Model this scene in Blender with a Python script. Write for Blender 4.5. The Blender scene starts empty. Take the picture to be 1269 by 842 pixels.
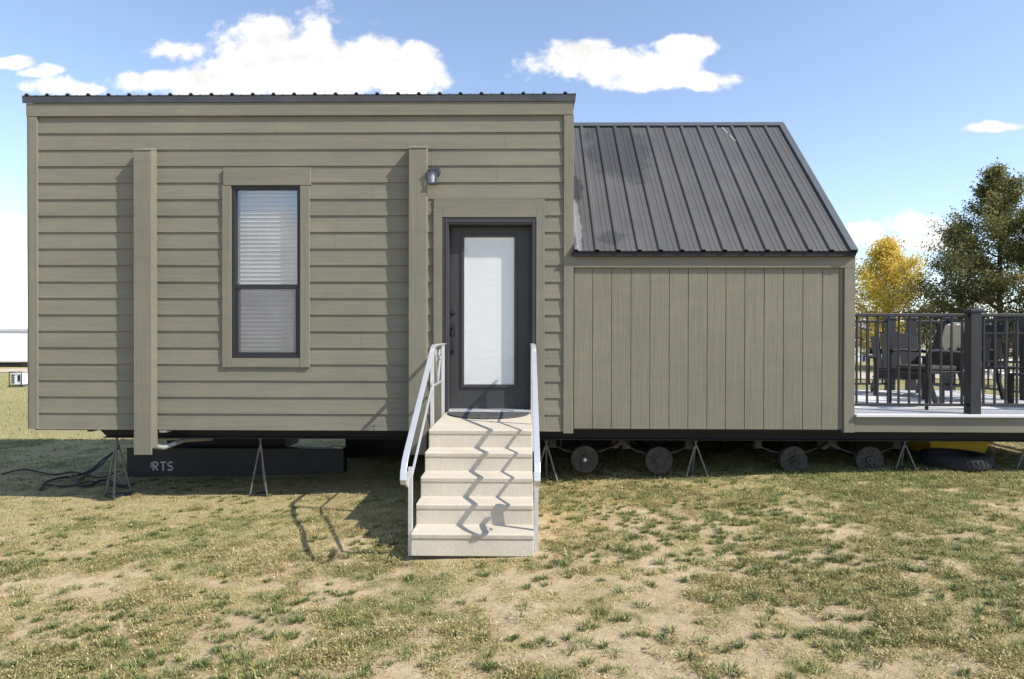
import bpy, math, random
import numpy as np
from mathutils import Vector, Matrix

random.seed(7)
rng = np.random.default_rng(11)
R = math.radians
scene = bpy.context.scene
col = scene.collection

# ------------------------------------------------------------------ camera
FPX, D, ZC = 812.0, 7.0, 1.62
YAW, PITCH, ROLL = R(0.88), R(0.35), 0.0020
CR = Matrix.Rotation(YAW, 3, 'Z') @ Matrix.Rotation(math.pi / 2 - PITCH, 3, 'X') @ Matrix.Rotation(ROLL, 3, 'Z')
CAM = Vector((0, -D, ZC))
cam_data = bpy.data.cameras.new('camera')
cam = bpy.data.objects.new('camera', cam_data)
col.objects.link(cam)
cam.matrix_world = Matrix.Translation(CAM) @ CR.to_4x4()
cam_data.sensor_width = 36
cam_data.lens = 36 * FPX / 1269
cam_data.clip_start = 0.05
cam_data.clip_end = 3000
scene.camera = cam


def P(px, py, Y=0.0):
    d = CR @ Vector(((px - 634.5) / FPX, -(py - 421) / FPX, -1))
    t = (Y - CAM.y) / d.y
    return CAM + d * t


def X_(px, py=330, Y=0.0):
    return P(px, py, Y).x


def Z_(px, py, Y=0.0):
    return P(px, py, Y).z


# ------------------------------------------------------------------ numpy noise / terrain
_tab = np.random.default_rng(5).random((256, 256))


def vnoise(x, y, seed=0):
    x = np.asarray(x, float) + seed * 17.31
    y = np.asarray(y, float) + seed * 9.77
    xi = np.floor(x).astype(int); yi = np.floor(y).astype(int)
    fx = x - xi; fy = y - yi
    fx = fx * fx * (3 - 2 * fx); fy = fy * fy * (3 - 2 * fy)
    a = _tab[xi & 255, yi & 255]; b = _tab[(xi + 1) & 255, yi & 255]
    c = _tab[xi & 255, (yi + 1) & 255]; d = _tab[(xi + 1) & 255, (yi + 1) & 255]
    return (a * (1 - fx) + b * fx) * (1 - fy) + (c * (1 - fx) + d * fx) * fy


def fbm(x, y, seed=0, oct=4, lac=2.03, gain=0.5):
    s = 0; a = 1; n = 0
    for i in range(oct):
        s = s + a * vnoise(x * lac ** i, y * lac ** i, seed + i * 3)
        n += a; a *= gain
    return s / n


def sstep(a, b, x):
    t = np.clip((x - a) / (b - a), 0, 1)
    return t * t * (3 - 2 * t)


def gz(x, y):
    x = np.asarray(x, float); y = np.asarray(y, float)
    z = 0.20 * np.tanh((x - 0.4) / 4.5)
    z = z - 0.45 * sstep(20, 50, np.hypot(x, y)) * sstep(-5, -25, x)
    near = 1 - sstep(14, 40, np.hypot(x, y + 2))
    z = z + near * (0.05 * (fbm(x * 0.7, y * 0.7, 2, 3) - 0.5) + 0.028 * (fbm(x * 3.1, y * 3.1, 4, 3) - 0.5))
    z = z - 0.05 * sstep(-.6, -3.0, x) * (1 - sstep(8, 16, np.hypot(x, y)))
    z = z + 0.035 * np.exp(-((x + .36) / .8) ** 2 - ((y + 2.1) / .6) ** 2)
    return z


def gzf(x, y):
    return float(gz(np.array([x]), np.array([y]))[0])


# ------------------------------------------------------------------ materials
def srgb(h):
    return tuple((c / 12.92 if c <= 0.04045 else ((c + 0.055) / 1.055) ** 2.4) for c in [int(h[i:i + 2], 16) / 255 for i in (0, 2, 4)])


class NT:
    def __init__(s, tree):
        s.t = tree; s.n = tree.nodes; s.l = tree.links

    def node(s, kind, **kw):
        nd = s.n.new(kind)
        for k, v in kw.items():
            setattr(nd, k, v)
        return nd

    def link(s, a, b):
        s.l.new(a, b)

    def val(s, sock, v):
        if hasattr(v, 'is_linked') or isinstance(v, bpy.types.NodeSocket):
            s.l.new(v, sock)
        else:
            sock.default_value = v

    def math(s, op, a, b=None, c=None, clamp=False):
        nd = s.n.new('ShaderNodeMath'); nd.operation = op; nd.use_clamp = clamp
        s.val(nd.inputs[0], a)
        if b is not None: s.val(nd.inputs[1], b)
        if c is not None: s.val(nd.inputs[2], c)
        return nd.outputs[0]

    def mix(s, f, a, b, kind='MIX'):
        nd = s.n.new('ShaderNodeMix'); nd.data_type = 'RGBA'; nd.blend_type = kind
        s.val(nd.inputs[0], f)
        for i, v in ((6, a), (7, b)):
            if isinstance(v, bpy.types.NodeSocket): s.l.new(v, nd.inputs[i])
            else: nd.inputs[i].default_value = (*v[:3], 1)
        return nd.outputs[2]

    def noise(s, vec, scale, detail=4, rough=0.55, dist=0.0):
        nd = s.n.new('ShaderNodeTexNoise')
        nd.inputs['Scale'].default_value = scale; nd.inputs['Detail'].default_value = detail
        nd.inputs['Roughness'].default_value = rough; nd.inputs['Distortion'].default_value = dist
        s.l.new(vec, nd.inputs['Vector'])
        return nd.outputs['Fac']

    def mapr(s, v, a, b, c=0.0, d=1.0, kind='LINEAR'):
        nd = s.n.new('ShaderNodeMapRange'); nd.interpolation_type = kind
        s.val(nd.inputs[0], v)
        for i, q in ((1, a), (2, b), (3, c), (4, d)): nd.inputs[i].default_value = q
        return nd.outputs[0]

    def mapping(s, vec, scale=(1, 1, 1), loc=(0, 0, 0)):
        nd = s.n.new('ShaderNodeMapping')
        nd.inputs['Scale'].default_value = scale; nd.inputs['Location'].default_value = loc
        s.l.new(vec, nd.inputs[0])
        return nd.outputs[0]


def new_mat(name):
    m = bpy.data.materials.new(name); m.use_nodes = True
    t = NT(m.node_tree)
    b = m.node_tree.nodes['Principled BSDF']
    return m, t, b


def tex_obj(t):
    return t.node('ShaderNodeTexCoord').outputs['Object']


def bump(t, b, h, dist, strength=1.0):
    nd = t.node('ShaderNodeBump')
    nd.inputs['Distance'].default_value = dist; nd.inputs['Strength'].default_value = strength
    t.link(h, nd.inputs['Height']); t.link(nd.outputs[0], b.inputs['Normal'])


def basic(name, color, rough=0.6, metal=0.0, var=0.12, scale=6, bumpd=0.0, bscale=60, spec=0.4):
    m, t, b = new_mat(name)
    v = tex_obj(t)
    n = t.noise(v, scale, 6, 0.6)
    f = t.mapr(n, 0.3, 0.7, 1 - var, 1 + var)
    c = t.mix(1.0, color, (1, 1, 1), 'MULTIPLY')
    nd = t.node('ShaderNodeVectorMath', operation='SCALE')
    nd.inputs[0].default_value = color
    t.link(f, nd.inputs['Scale'])
    t.link(nd.outputs[0], b.inputs['Base Color'])
    b.inputs['Roughness'].default_value = rough; b.inputs['Metallic'].default_value = metal
    b.inputs['Specular IOR Level'].default_value = spec
    if bumpd: bump(t, b, t.noise(v, bscale, 5, 0.6), bumpd)
    return m


def wood_paint(name, color, axis, strength=1.0):
    """painted, embossed wood-grain cladding; grain runs along axis"""
    m, t, b = new_mat(name)
    v = tex_obj(t)
    sc = [38, 38, 38]; sc['xyz'.index(axis)] = 1.6
    g = t.noise(t.mapping(v, sc), 1.0, 7, 0.65, 0.6)
    sc2 = [150, 150, 150]; sc2['xyz'.index(axis)] = 6
    g2 = t.noise(t.mapping(v, sc2), 1.0, 4, 0.6)
    big = t.noise(v, 1.1, 5, 0.6)
    mid = t.noise(t.mapping(v, (3, 3, 9)), 1.0, 5, 0.65)
    f = t.math('MULTIPLY', t.mapr(big, 0.3, 0.7, 0.93, 1.06), t.mapr(g, 0.3, 0.7, 0.93, 1.06))
    f = t.math('MULTIPLY', f, t.mapr(mid, 0.3, 0.7, 0.94, 1.06))
    if axis == 'x':
        f = t.math('MULTIPLY', f, t.mapr(t.noise(t.mapping(v, (0.22, 0.2, 5.7)), 1.0, 1, 0.5), 0.3, 0.7, 0.93, 1.07))
    nd = t.node('ShaderNodeVectorMath', operation='SCALE')
    base = t.mix(t.mapr(mid, 0.45, 0.75), color, (color[0] * 1.06, color[1] * 1.0, color[2] * 0.90))
    t.link(base, nd.inputs[0]); t.link(f, nd.inputs['Scale'])
    t.link(nd.outputs[0], b.inputs['Base Color'])
    b.inputs['Roughness'].default_value = 0.72
    b.inputs['Specular IOR Level'].default_value = 0.3
    h = t.math('ADD', g, t.math('MULTIPLY', g2, 0.5))
    bump(t, b, h, 0.0022 * strength, 0.8)
    return m


SAGE = (0.184, 0.178, 0.138)
M = {}
M['siding'] = wood_paint('sage_lap_siding', SAGE, 'x', 1.6)
M['trim_v'] = wood_paint('sage_trim_vertical', SAGE, 'z', 2.0)
M['trim_h'] = wood_paint('sage_trim_horizontal', SAGE, 'x', 1.3)
M['panel'] = wood_paint('sage_grooved_panel', (0.190, 0.181, 0.136), 'z', 2.6)
M['charcoal'] = basic('charcoal_door_paint', (0.044, 0.0445, 0.047), 0.5, 0, 0.08, 4)
M['frame_dark'] = basic('dark_bronze_frame', (0.022, 0.023, 0.027), 0.45, 0, 0.1, 5)
M['white'] = basic('white_vinyl', (0.78, 0.78, 0.77), 0.55, 0, 0.03, 8)
M['blind'] = basic('white_blind_slat', (0.90, 0.90, 0.90), 0.5, 0, 0.02, 8)
M['alu'] = basic('satin_aluminium', (0.70, 0.71, 0.73), 0.38, 0.6, 0.06, 20, 0.0004, 160)
M['black_steel'] = basic('black_painted_steel', (0.009, 0.009, 0.010), 0.6, 0.0, 0.3, 3, 0.001, 40)
M['box_steel'] = basic('black_box_steel', (0.022, 0.0235, 0.026), 0.55, 0.0, 0.3, 3, 0.0008, 30)
M['drum'] = basic('rusty_grey_drum', (0.062, 0.058, 0.050), 0.75, 0.2, 0.4, 14, 0.002, 50)
M['jack'] = basic('worn_grey_jack', (0.17, 0.165, 0.155), 0.6, 0.3, 0.35, 14, 0.0005, 60)
M['rubber'] = basic('black_rubber', (0.022, 0.022, 0.024), 0.8, 0, 0.3, 10, 0.001, 60)
M['pvc'] = basic('grey_pvc', (0.3, 0.3, 0.3), 0.5, 0, 0.15, 8)
M['yellow'] = basic('yellow_plastic', (0.62, 0.43, 0.04), 0.5, 0, 0.15, 5)
M['rail'] = basic('dark_grey_rail', (0.024, 0.025, 0.029), 0.5, 0, 0.12, 6, 0.0005, 90)
M['furn'] = basic('charcoal_poly_lumber', (0.020, 0.021, 0.024), 0.6, 0, 0.12, 6)
M['black_metal'] = basic('black_chair_metal', (0.012, 0.012, 0.013), 0.45, 0.0, 0.15, 8)
M['cream'] = basic('cream_cloth', (0.62, 0.56, 0.44), 0.9, 0, 0.12, 12, 0.004, 40)
M['taupe'] = basic('taupe_cushion', (0.06, 0.058, 0.052), 0.9, 0, 0.12, 14, 0.002, 60)
M['rvwhite'] = basic('white_trailer_skin', (0.80, 0.80, 0.80), 0.4, 0, 0.02, 2)
M['grey'] = basic('mid_grey_paint', (0.30, 0.31, 0.32), 0.6, 0, 0.1, 4)
M['bluepaint'] = basic('blue_painted_wall', (0.16, 0.27, 0.42), 0.6, 0, 0.1, 2)
M['roofpale'] = basic('pale_grey_roof', (0.5, 0.51, 0.53), 0.6, 0, 0.1, 4)
M['letter'] = basic('white_stencil_paint', (0.55, 0.55, 0.53), 0.8, 0, 0.3, 90)
M['silver_dark'] = basic('pewter_metal', (0.10, 0.10, 0.11), 0.35, 0.7, 0.1, 20)
M['bark'] = basic('grey_brown_bark', (0.10, 0.075, 0.055), 0.9, 0, 0.3, 8, 0.01, 12)
M['mat'] = None


def make_concrete():
    m, t, b = new_mat('beige_precast_concrete')
    v = tex_obj(t)
    n1 = t.noise(v, 3.0, 6, 0.65); n2 = t.noise(v, 90, 4, 0.7); n3 = t.noise(t.mapping(v, (14, 14, 3)), 1.0, 6, 0.65)
    c = t.mix(t.mapr(n2, 0.35, 0.7), (0.48, 0.43, 0.345), (0.60, 0.545, 0.45))
    c = t.mix(t.mapr(n1, 0.45, 0.75, 0, 0.45), c, (0.40, 0.345, 0.26))
    c = t.mix(t.mapr(n3, 0.55, 0.8, 0, 0.35), c, (0.36, 0.31, 0.235))
    t.link(c, b.inputs['Base Color'])
    b.inputs['Roughness'].default_value = 0.88; b.inputs['Specular IOR Level'].default_value = 0.25
    h = t.math('ADD', n2, t.math('MULTIPLY', t.noise(v, 260, 3, 0.6), 0.6))
    bump(t, b, h, 0.003, 0.9)
    return m


def make_mat_rug():
    m, t, b = new_mat('charcoal_ribbed_mat')
    v = tex_obj(t)
    w = t.node('ShaderNodeTexWave'); w.wave_type = 'RINGS'; w.rings_direction = 'Z'
    w.inputs['Scale'].default_value = 7; w.inputs['Distortion'].default_value = 2.0; w.inputs['Detail'].default_value = 1
    t.link(v, w.inputs['Vector'])
    n = t.noise(v, 120, 3, 0.7)
    c = t.mix(t.math('MULTIPLY', w.outputs['Fac'], t.mapr(n, .3, .7)), (0.035, 0.034, 0.035), (0.13, 0.13, 0.135))
    t.link(c, b.inputs['Base Color']); b.inputs['Roughness'].default_value = 0.95
    bump(t, b, n, 0.004)
    return m


def make_roof(name, blotches):
    m, t, b = new_mat(name)
    v = tex_obj(t)
    n = t.noise(v, 1.6, 6, 0.65); f = t.noise(t.mapping(v, (9, 2.0, 2.0)), 1.0, 6, 0.7)
    sp = t.noise(v, 170, 3, 0.7)
    c = t.mix(t.mapr(n, 0.35, 0.7), (0.080, 0.079, 0.079), (0.104, 0.103, 0.103))
    c = t.mix(t.mapr(f, 0.55, 0.8, 0, 0.4), c, (0.105, 0.106, 0.107))
    c = t.mix(t.mapr(sp, 0.64, 0.75, 0, 0.4), c, (0.19, 0.19, 0.19))
    if blotches:
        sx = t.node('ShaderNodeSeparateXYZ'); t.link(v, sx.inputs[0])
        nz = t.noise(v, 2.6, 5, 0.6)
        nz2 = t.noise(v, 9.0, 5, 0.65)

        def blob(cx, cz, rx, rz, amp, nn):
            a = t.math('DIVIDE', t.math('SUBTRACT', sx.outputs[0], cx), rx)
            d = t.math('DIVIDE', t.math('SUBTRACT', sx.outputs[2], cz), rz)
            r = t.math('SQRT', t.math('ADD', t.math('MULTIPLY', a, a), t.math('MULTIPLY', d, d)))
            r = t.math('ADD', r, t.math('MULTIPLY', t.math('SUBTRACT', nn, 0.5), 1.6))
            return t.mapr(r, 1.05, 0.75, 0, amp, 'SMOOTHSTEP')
        for (cx, cz, rx, rz, amp, nn) in blotches:
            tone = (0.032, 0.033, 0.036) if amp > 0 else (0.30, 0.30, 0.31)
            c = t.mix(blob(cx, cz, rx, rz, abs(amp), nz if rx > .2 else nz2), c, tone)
    t.link(c, b.inputs['Base Color'])
    b.inputs['Roughness'].default_value = 0.5; b.inputs['Metallic'].default_value = 0.0
    b.inputs['Specular IOR Level'].default_value = 0.2
    bump(t, b, sp, 0.0006)
    return m


def make_glass(name, refl=0.18, rough=0.0, tint=0.985):
    m = bpy.data.materials.new(name); m.use_nodes = True
    t = NT(m.node_tree); t.n.clear()
    out = t.node('ShaderNodeOutputMaterial')
    tr = t.node('ShaderNodeBsdfTransparent'); tr.inputs[0].default_value = (tint, tint * 1.005, tint * 1.005, 1)
    gl = t.node('ShaderNodeBsdfGlossy'); gl.inputs['Roughness'].default_value = rough
    lw = t.node('ShaderNodeLayerWeight'); lw.inputs[0].default_value = 0.35
    f = t.math('ADD', t.math('MULTIPLY', lw.outputs['Fresnel'], 0.30), refl, clamp=True)
    mx = t.node('ShaderNodeMixShader')
    t.link(f, mx.inputs[0]); t.link(tr.outputs[0], mx.inputs[1]); t.link(gl.outputs[0], mx.inputs[2])
    t.link(mx.outputs[0], out.inputs[0])
    return m


def make_screen():
    m = bpy.data.materials.new('insect_screen'); m.use_nodes = True
    t = NT(m.node_tree); t.n.clear()
    out = t.node('ShaderNodeOutputMaterial')
    tr = t.node('ShaderNodeBsdfTransparent')
    df = t.node('ShaderNodeBsdfDiffuse'); df.inputs[0].default_value = (0.22, 0.22, 0.235, 1)
    mx = t.node('ShaderNodeMixShader'); mx.inputs[0].default_value = 0.42
    t.link(tr.outputs[0], mx.inputs[1]); t.link(df.outputs[0], mx.inputs[2]); t.link(mx.outputs[0], out.inputs[0])
    return m


def make_leafy(name, translucency=0.3, rough=0.6):
    """foliage / grass: colour from the per-blade 'tint' attribute"""
    m = bpy.data.materials.new(name); m.use_nodes = True
    t = NT(m.node_tree); t.n.clear()
    out = t.node('ShaderNodeOutputMaterial')
    at = t.node('ShaderNodeAttribute'); at.attribute_name = 'tint'
    pr = t.node('ShaderNodeBsdfPrincipled'); pr.inputs['Roughness'].default_value = rough
    pr.inputs['Specular IOR Level'].default_value = 0.25
    tl = t.node('ShaderNodeBsdfTranslucent')
    mx = t.node('ShaderNodeMixShader'); mx.inputs[0].default_value = translucency
    t.link(at.outputs['Color'], pr.inputs['Base Color']); t.link(at.outputs['Color'], tl.inputs[0])
    t.link(pr.outputs[0], mx.inputs[1]); t.link(tl.outputs[0], mx.inputs[2]); t.link(mx.outputs[0], out.inputs[0])
    return m


def make_ground():
    m, t, b = new_mat('dry_soil_and_turf')
    v = tex_obj(t)
    at = t.node('ShaderNodeAttribute'); at.attribute_name = 'cover'
    sp = t.node('ShaderNodeSeparateColor'); t.link(at.outputs['Color'], sp.inputs[0])
    n1 = t.noise(v, 1.1, 5, 0.6); n2 = t.noise(v, 14, 6, 0.65); n3 = t.noise(v, 95, 5, 0.7); n4 = t.noise(v, 330, 3, 0.7)
    soil = t.mix(t.mapr(n1, 0.35, 0.65), (0.56, 0.43, 0.265), (0.65, 0.51, 0.335))
    soil = t.mix(t.mapr(n2, 0.42, 0.68, 0, 0.75), soil, (0.40, 0.29, 0.17))
    soil = t.mix(t.mapr(n3, 0.55, 0.72, 0, 0.6), soil, (0.62, 0.52, 0.38))
    soil = t.mix(t.mapr(n4, 0.35, 0.25, 0, 0.6), soil, (0.22, 0.16, 0.105))
    straw = t.mix(t.mapr(n3, 0.38, 0.60), (0.23, 0.18, 0.085), (0.60, 0.50, 0.27))
    green = t.mix(t.mapr(n3, 0.35, 0.65), (0.11, 0.135, 0.045), (0.27, 0.27, 0.095))
    c = t.mix(t.math('MULTIPLY', sp.outputs[0], t.mapr(n2, 0.3, 0.6, 0.6, 1.0)), soil, straw)
    c = t.mix(t.math('MULTIPLY', sp.outputs[1], t.mapr(n2, 0.35, 0.6, 0.55, 1.0)), c, green)
    t.link(c, b.inputs['Base Color']); b.inputs['Roughness'].default_value = 0.95
    b.inputs['Specular IOR Level'].default_value = 0.1
    h = t.math('ADD', t.math('MULTIPLY', n2, 0.8), t.math('ADD', t.math('MULTIPLY', n3, 0.5), t.math('MULTIPLY', n4, 0.25)))
    bump(t, b, h, 0.025, 1.0)
    return m


def make_deckboards():
    m, t, b = new_mat('pale_grey_deck_boards')
    v = tex_obj(t)
    n = t.noise(t.mapping(v, (1.2, 60, 60)), 1.0, 5, 0.6); k = t.noise(v, 3, 5, 0.6)
    c = t.mix(t.mapr(n, 0.3, 0.7), (0.52, 0.52, 0.53), (0.66, 0.66, 0.67))
    c = t.mix(t.mapr(k, 0.5, 0.75, 0, .3), c, (0.36, 0.35, 0.34))
    t.link(c, b.inputs['Base Color']); b.inputs['Roughness'].default_value = 0.7
    return m


M['concrete'] = make_concrete()
M['mat'] = make_mat_rug()
M['deck'] = make_deckboards()
M['glass'] = make_glass('window_glass', 0.17, 0.0, 0.86)
M['doorglass'] = make_glass('door_glass', 0.012)
M['lampglass'] = make_glass('lantern_glass', 0.15)
M['screen'] = make_screen()
M['ground'] = make_ground()
M['grass'] = make_leafy('dry_and_green_grass', 0.25)
M['leaf'] = make_leafy('tree_leaves', 0.45)
M['gravel'] = basic('pale_gravel', (0.50, 0.42, 0.31), 0.95, 0, 0.2, 3, 0.02, 30)


# ------------------------------------------------------------------ mesh builder
class MB:
    def __init__(s):
        s.v = []; s.f = []

    def add(s, vs, fs):
        o = len(s.v)
        s.v += [Vector(q) for q in vs]
        s.f += [tuple(i + o for i in f) for f in fs]
        return s

    def box(s, x0, x1, y0, y1, z0, z1):
        if x0 > x1: x0, x1 = x1, x0
        if y0 > y1: y0, y1 = y1, y0
        if z0 > z1: z0, z1 = z1, z0
        return s.add([(x0, y0, z0), (x1, y0, z0), (x1, y1, z0), (x0, y1, z0), (x0, y0, z1), (x1, y0, z1), (x1, y1, z1), (x0, y1, z1)],
                     [(0, 3, 2, 1), (4, 5, 6, 7), (0, 1, 5, 4), (1, 2, 6, 5), (2, 3, 7, 6), (3, 0, 4, 7)])

    def hexa(s, p):
        return s.add(p, [(0, 3, 2, 1), (4, 5, 6, 7), (0, 1, 5, 4), (1, 2, 6, 5), (2, 3, 7, 6), (3, 0, 4, 7)])

    def prism(s, poly, axis, a, b):
        """poly: list of 2-D points, extruded along axis ('x','y','z') between a and b"""
        n = len(poly)

        def mk(p, w):
            return {'x': (w, p[0], p[1]), 'y': (p[0], w, p[1]), 'z': (p[0], p[1], w)}[axis]
        vs = [mk(p, a) for p in poly] + [mk(p, b) for p in poly]
        fs = [tuple(range(n))[::-1], tuple(range(n, 2 * n))] + [(i, (i + 1) % n, n + (i + 1) % n, n + i) for i in range(n)]
        return s.add(vs, fs)

    def bar(s, p, q, w, h, up=(0, 0, 1)):
        p = Vector(p); q = Vector(q); d = (q - p).normalized(); up = Vector(up)
        a = d.cross(up)
        if a.length < 1e-4: a = d.cross(Vector((1, 0, 0)))
        a.normalize(); b = a.cross(d).normalized()
        a *= w / 2; b *= h / 2
        return s.hexa([p - a - b, p + a - b, q + a - b, q - a - b, p - a + b, p + a + b, q + a + b, q - a + b])

    def ribbon(s, path, w, h, side=(1, 0, 0)):
        """flat bar of width w along `side`, thickness h, swept along a path"""
        path = [Vector(q) for q in path]; side = Vector(side).normalized()
        rings = []
        for i, p in enumerate(path):
            d = (path[min(i + 1, len(path) - 1)] - path[max(i - 1, 0)]).normalized()
            n = side.cross(d).normalized()
            rings.append([p - side * w / 2 - n * h / 2, p + side * w / 2 - n * h / 2, p + side * w / 2 + n * h / 2, p - side * w / 2 + n * h / 2])
        o = len(s.v)
        for r in rings: s.v += r
        for i in range(len(rings) - 1):
            for k in range(4):
                a = o + i * 4 + k; b = o + i * 4 + (k + 1) % 4
                s.f.append((a, b, b + 4, a + 4))
        s.f.append((o + 3, o + 2, o + 1, o)); e = o + (len(rings) - 1) * 4
        s.f.append((e, e + 1, e + 2, e + 3))
        return s

    def tube(s, path, r, n=10, r2=None):
        path = [Vector(q) for q in path]
        o = len(s.v); m = len(path)
        ref = Vector((0.13, 0.29, 0.95))
        for i, p in enumerate(path):
            d = (path[min(i + 1, m - 1)] - path[max(i - 1, 0)]).normalized()
            a = d.cross(ref)
            if a.length < 0.05: a = d.cross(Vector((1, 0, 0)))
            a.normalize(); b = d.cross(a)
            rr = r if r2 is None else r + (r2 - r) * i / (m - 1)
            for k in range(n):
                t = 2 * math.pi * k / n
                s.v.append(p + (a * math.cos(t) + b * math.sin(t)) * rr)
        for i in range(m - 1):
            for k in range(n):
                a = o + i * n + k; b = o + i * n + (k + 1) % n
                s.f.append((a, b, b + n, a + n))
        s.f.append(tuple(o + k for k in range(n))[::-1]); s.f.append(tuple(o + (m - 1) * n + k for k in range(n)))
        return s

    def lathe(s, prof, c, axis='z', n=32):
        """closed profile of (radius, height) revolved about an axis through c"""
        c = Vector(c); o = len(s.v); m = len(prof)
        for k in range(n):
            t = 2 * math.pi * k / n; ct, st = math.cos(t), math.sin(t)
            for (r, h) in prof:
                q = {'z': (r * ct, r * st, h), 'y': (r * ct, h, r * st), 'x': (h, r * ct, r * st)}[axis]
                s.v.append(c + Vector(q))
        for k in range(n):
            for i in range(m - 1):
                a = o + k * m + i; b = o + ((k + 1) % n) * m + i
                s.f.append((a, b, b + 1, a + 1))
        return s

    def build(s, name, mat, parent=None, bevel=0.0, smooth=False):
        org = root_of(parent).location if parent else Vector((0, 0, 0))
        me = bpy.data.meshes.new(name)
        me.from_pydata([tuple(q - org) for q in s.v], [], s.f)
        me.update()
        import bmesh
        bm = bmesh.new(); bm.from_mesh(me)
        bmesh.ops.recalc_face_normals(bm, faces=bm.faces); bm.to_mesh(me); bm.free()
        ob = bpy.data.objects.new(name, me)
        col.objects.link(ob)
        me.materials.append(M[mat] if isinstance(mat, str) else mat)
        if parent: ob.parent = parent
        if bevel:
            md = ob.modifiers.new('bevel', 'BEVEL'); md.width = bevel; md.segments = 2; md.limit_method = 'ANGLE'; md.angle_limit = R(40)
        if smooth:
            for p in me.polygons: p.use_smooth = True
            try:
                me.set_sharp_from_angle(angle=R(35))
            except Exception:
                pass
        return ob


def root_of(o):
    while o.parent: o = o.parent
    return o


def thing(name, label, cat, loc=(0, 0, 0), group=None):
    o = bpy.data.objects.new(name, None); col.objects.link(o)
    o.empty_display_size = 0.2
    o.location = loc; o['label'] = label; o['category'] = cat
    if group: o['group'] = group
    return o


def tag(o, label=None, cat=None, group=None, kind=None):
    if label: o['label'] = label
    if cat: o['category'] = cat
    if group: o['group'] = group
    if kind: o['kind'] = kind
    return o


def copy_tree(o, parent=None):
    c = o.copy(); col.objects.link(c)
    if parent: c.parent = parent
    for ch in list(o.children): copy_tree(ch, c)
    return c


def lerp(a, b, t):
    return a + (b - a) * t


# ------------------------------------------------------------------ ground sheet
def axis_coords(a, b, step, far0, far1, g=1.22):
    c = list(np.arange(a, b + 1e-6, step))
    s = step; x = a; left = []
    while x > far0:
        s *= g; x -= s; left.append(x)
    s = step; x = c[-1]; right = []
    while x < far1:
        s *= g; x += s; right.append(x)
    return np.array(left[::-1] + c + right)


def cover_maps(x, y):
    """(dry, green) grass cover 0..1 as the lawn in front of the house shows it"""
    n = fbm(x * 1.0, y * 1.3, 21, 3)
    n2 = fbm(x * 2.7, y * 3.3, 31, 3)
    n3 = fbm(x * 7.0, y * 8.0, 41, 2)
    mown = sstep(0.2, -1.6, x) * sstep(-2.5, -1.1, y + 0.8 * (n - .5))
    right = sstep(0.9, 3.4, x + 1.6 * (n - .5)) * sstep(-4.4, -2.2, y + 0.5)
    back = sstep(-1.25, -0.3, y + 0.8 * (n2 - .5))
    base = 0.015 + 0.05 * right + 0.20 * mown + 0.20 * back
    bare = np.exp(-(((x - 0.8) / 0.8) ** 2 + ((y + 2.3) / 0.8) ** 2)) + 0.8 * np.exp(-(((x + 0.3) / 1.0) ** 2 + ((y + 3.75) / 0.4) ** 2)) \
        + 0.6 * np.exp(-(((x - 1.2) / 0.6) ** 2 + ((y + 3.6) / 0.5) ** 2))
    mixn = 0.18 * n + 0.44 * n2 + 0.38 * n3
    dry = sstep(0.45, 0.57, mixn + base - 0.075 * bare)
    g = fbm(x * 1.3, y * 1.6, 51, 3)
    green = sstep(0.53, 0.64, 0.4 * g + 0.35 * n2 + 0.25 * fbm(x * 6, y * 7, 55, 2) + 0.05 * right + 0.02 * mown + 0.10 * back * sstep(0, 3, x) - 0.10 * bare)
    return np.clip(dry, 0, 1), np.clip(green, 0, 1), mown, right


def build_ground():
    xs = axis_coords(-5.6, 6.6, 0.045, -900, 900)
    ys = axis_coords(-5.0, 0.9, 0.045, -40, 1500)
    X, Y = np.meshgrid(xs, ys, indexing='ij')
    Zg = gz(X, Y)
    nx, ny = X.shape
    me = bpy.data.meshes.new('ground')
    idx = np.arange(nx * ny).reshape(nx, ny)
    q = np.stack([idx[:-1, :-1], idx[1:, :-1], idx[1:, 1:], idx[:-1, 1:]], -1).reshape(-1, 4)
    set_mesh(me, np.stack([X, Y, Zg], -1).reshape(-1, 3), q)
    dry, green, mown, right = cover_maps(X, Y)
    far = sstep(2, 6, Y)
    dry = np.maximum(dry, far * (0.55 + 0.3 * fbm(X * .3, Y * .3, 61, 3)))
    green = np.maximum(green * 0.8, far * (0.35 + 0.5 * fbm(X * .2, Y * .25, 71, 3)))
    c = np.zeros((nx * ny, 4), np.float32); c[:, 0] = dry.ravel(); c[:, 1] = green.ravel(); c[:, 3] = 1
    at = me.color_attributes.new('cover', 'FLOAT_COLOR', 'POINT'); at.data.foreach_set('color', c.ravel())
    me.materials.append(M['ground'])
    for p in me.polygons: p.use_smooth = True
    ob = bpy.data.objects.new('ground', me); col.objects.link(ob)
    tag(ob, 'dry tan soil and worn lawn in front of the house', 'ground', kind='structure')


def set_mesh(me, verts, faces):
    """faces: (n,k) int array"""
    n, k = faces.shape
    me.vertices.add(len(verts)); me.vertices.foreach_set('co', np.asarray(verts, np.float32).ravel())
    me.loops.add(n * k); me.loops.foreach_set('vertex_index', faces.ravel().astype(np.int32))
    me.polygons.add(n)
    me.polygons.foreach_set('loop_start', np.arange(0, n * k, k, dtype=np.int32))
    me.update(calc_edges=True)


build_ground()


# ------------------------------------------------------------------ grass
def frustum_points(n, d0, d1, rnd, pw=1.0):
    """random ground points roughly inside the view, denser close up"""
    u = rnd.random(n)
    d = (d0 ** (2 - pw) + u * (d1 ** (2 - pw) - d0 ** (2 - pw))) ** (1 / (2 - pw)) if pw != 2 else d0 * (d1 / d0) ** u
    x = (rnd.random(n) * 2 - 1) * 0.96 * d
    return x, d - 7.0


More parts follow.
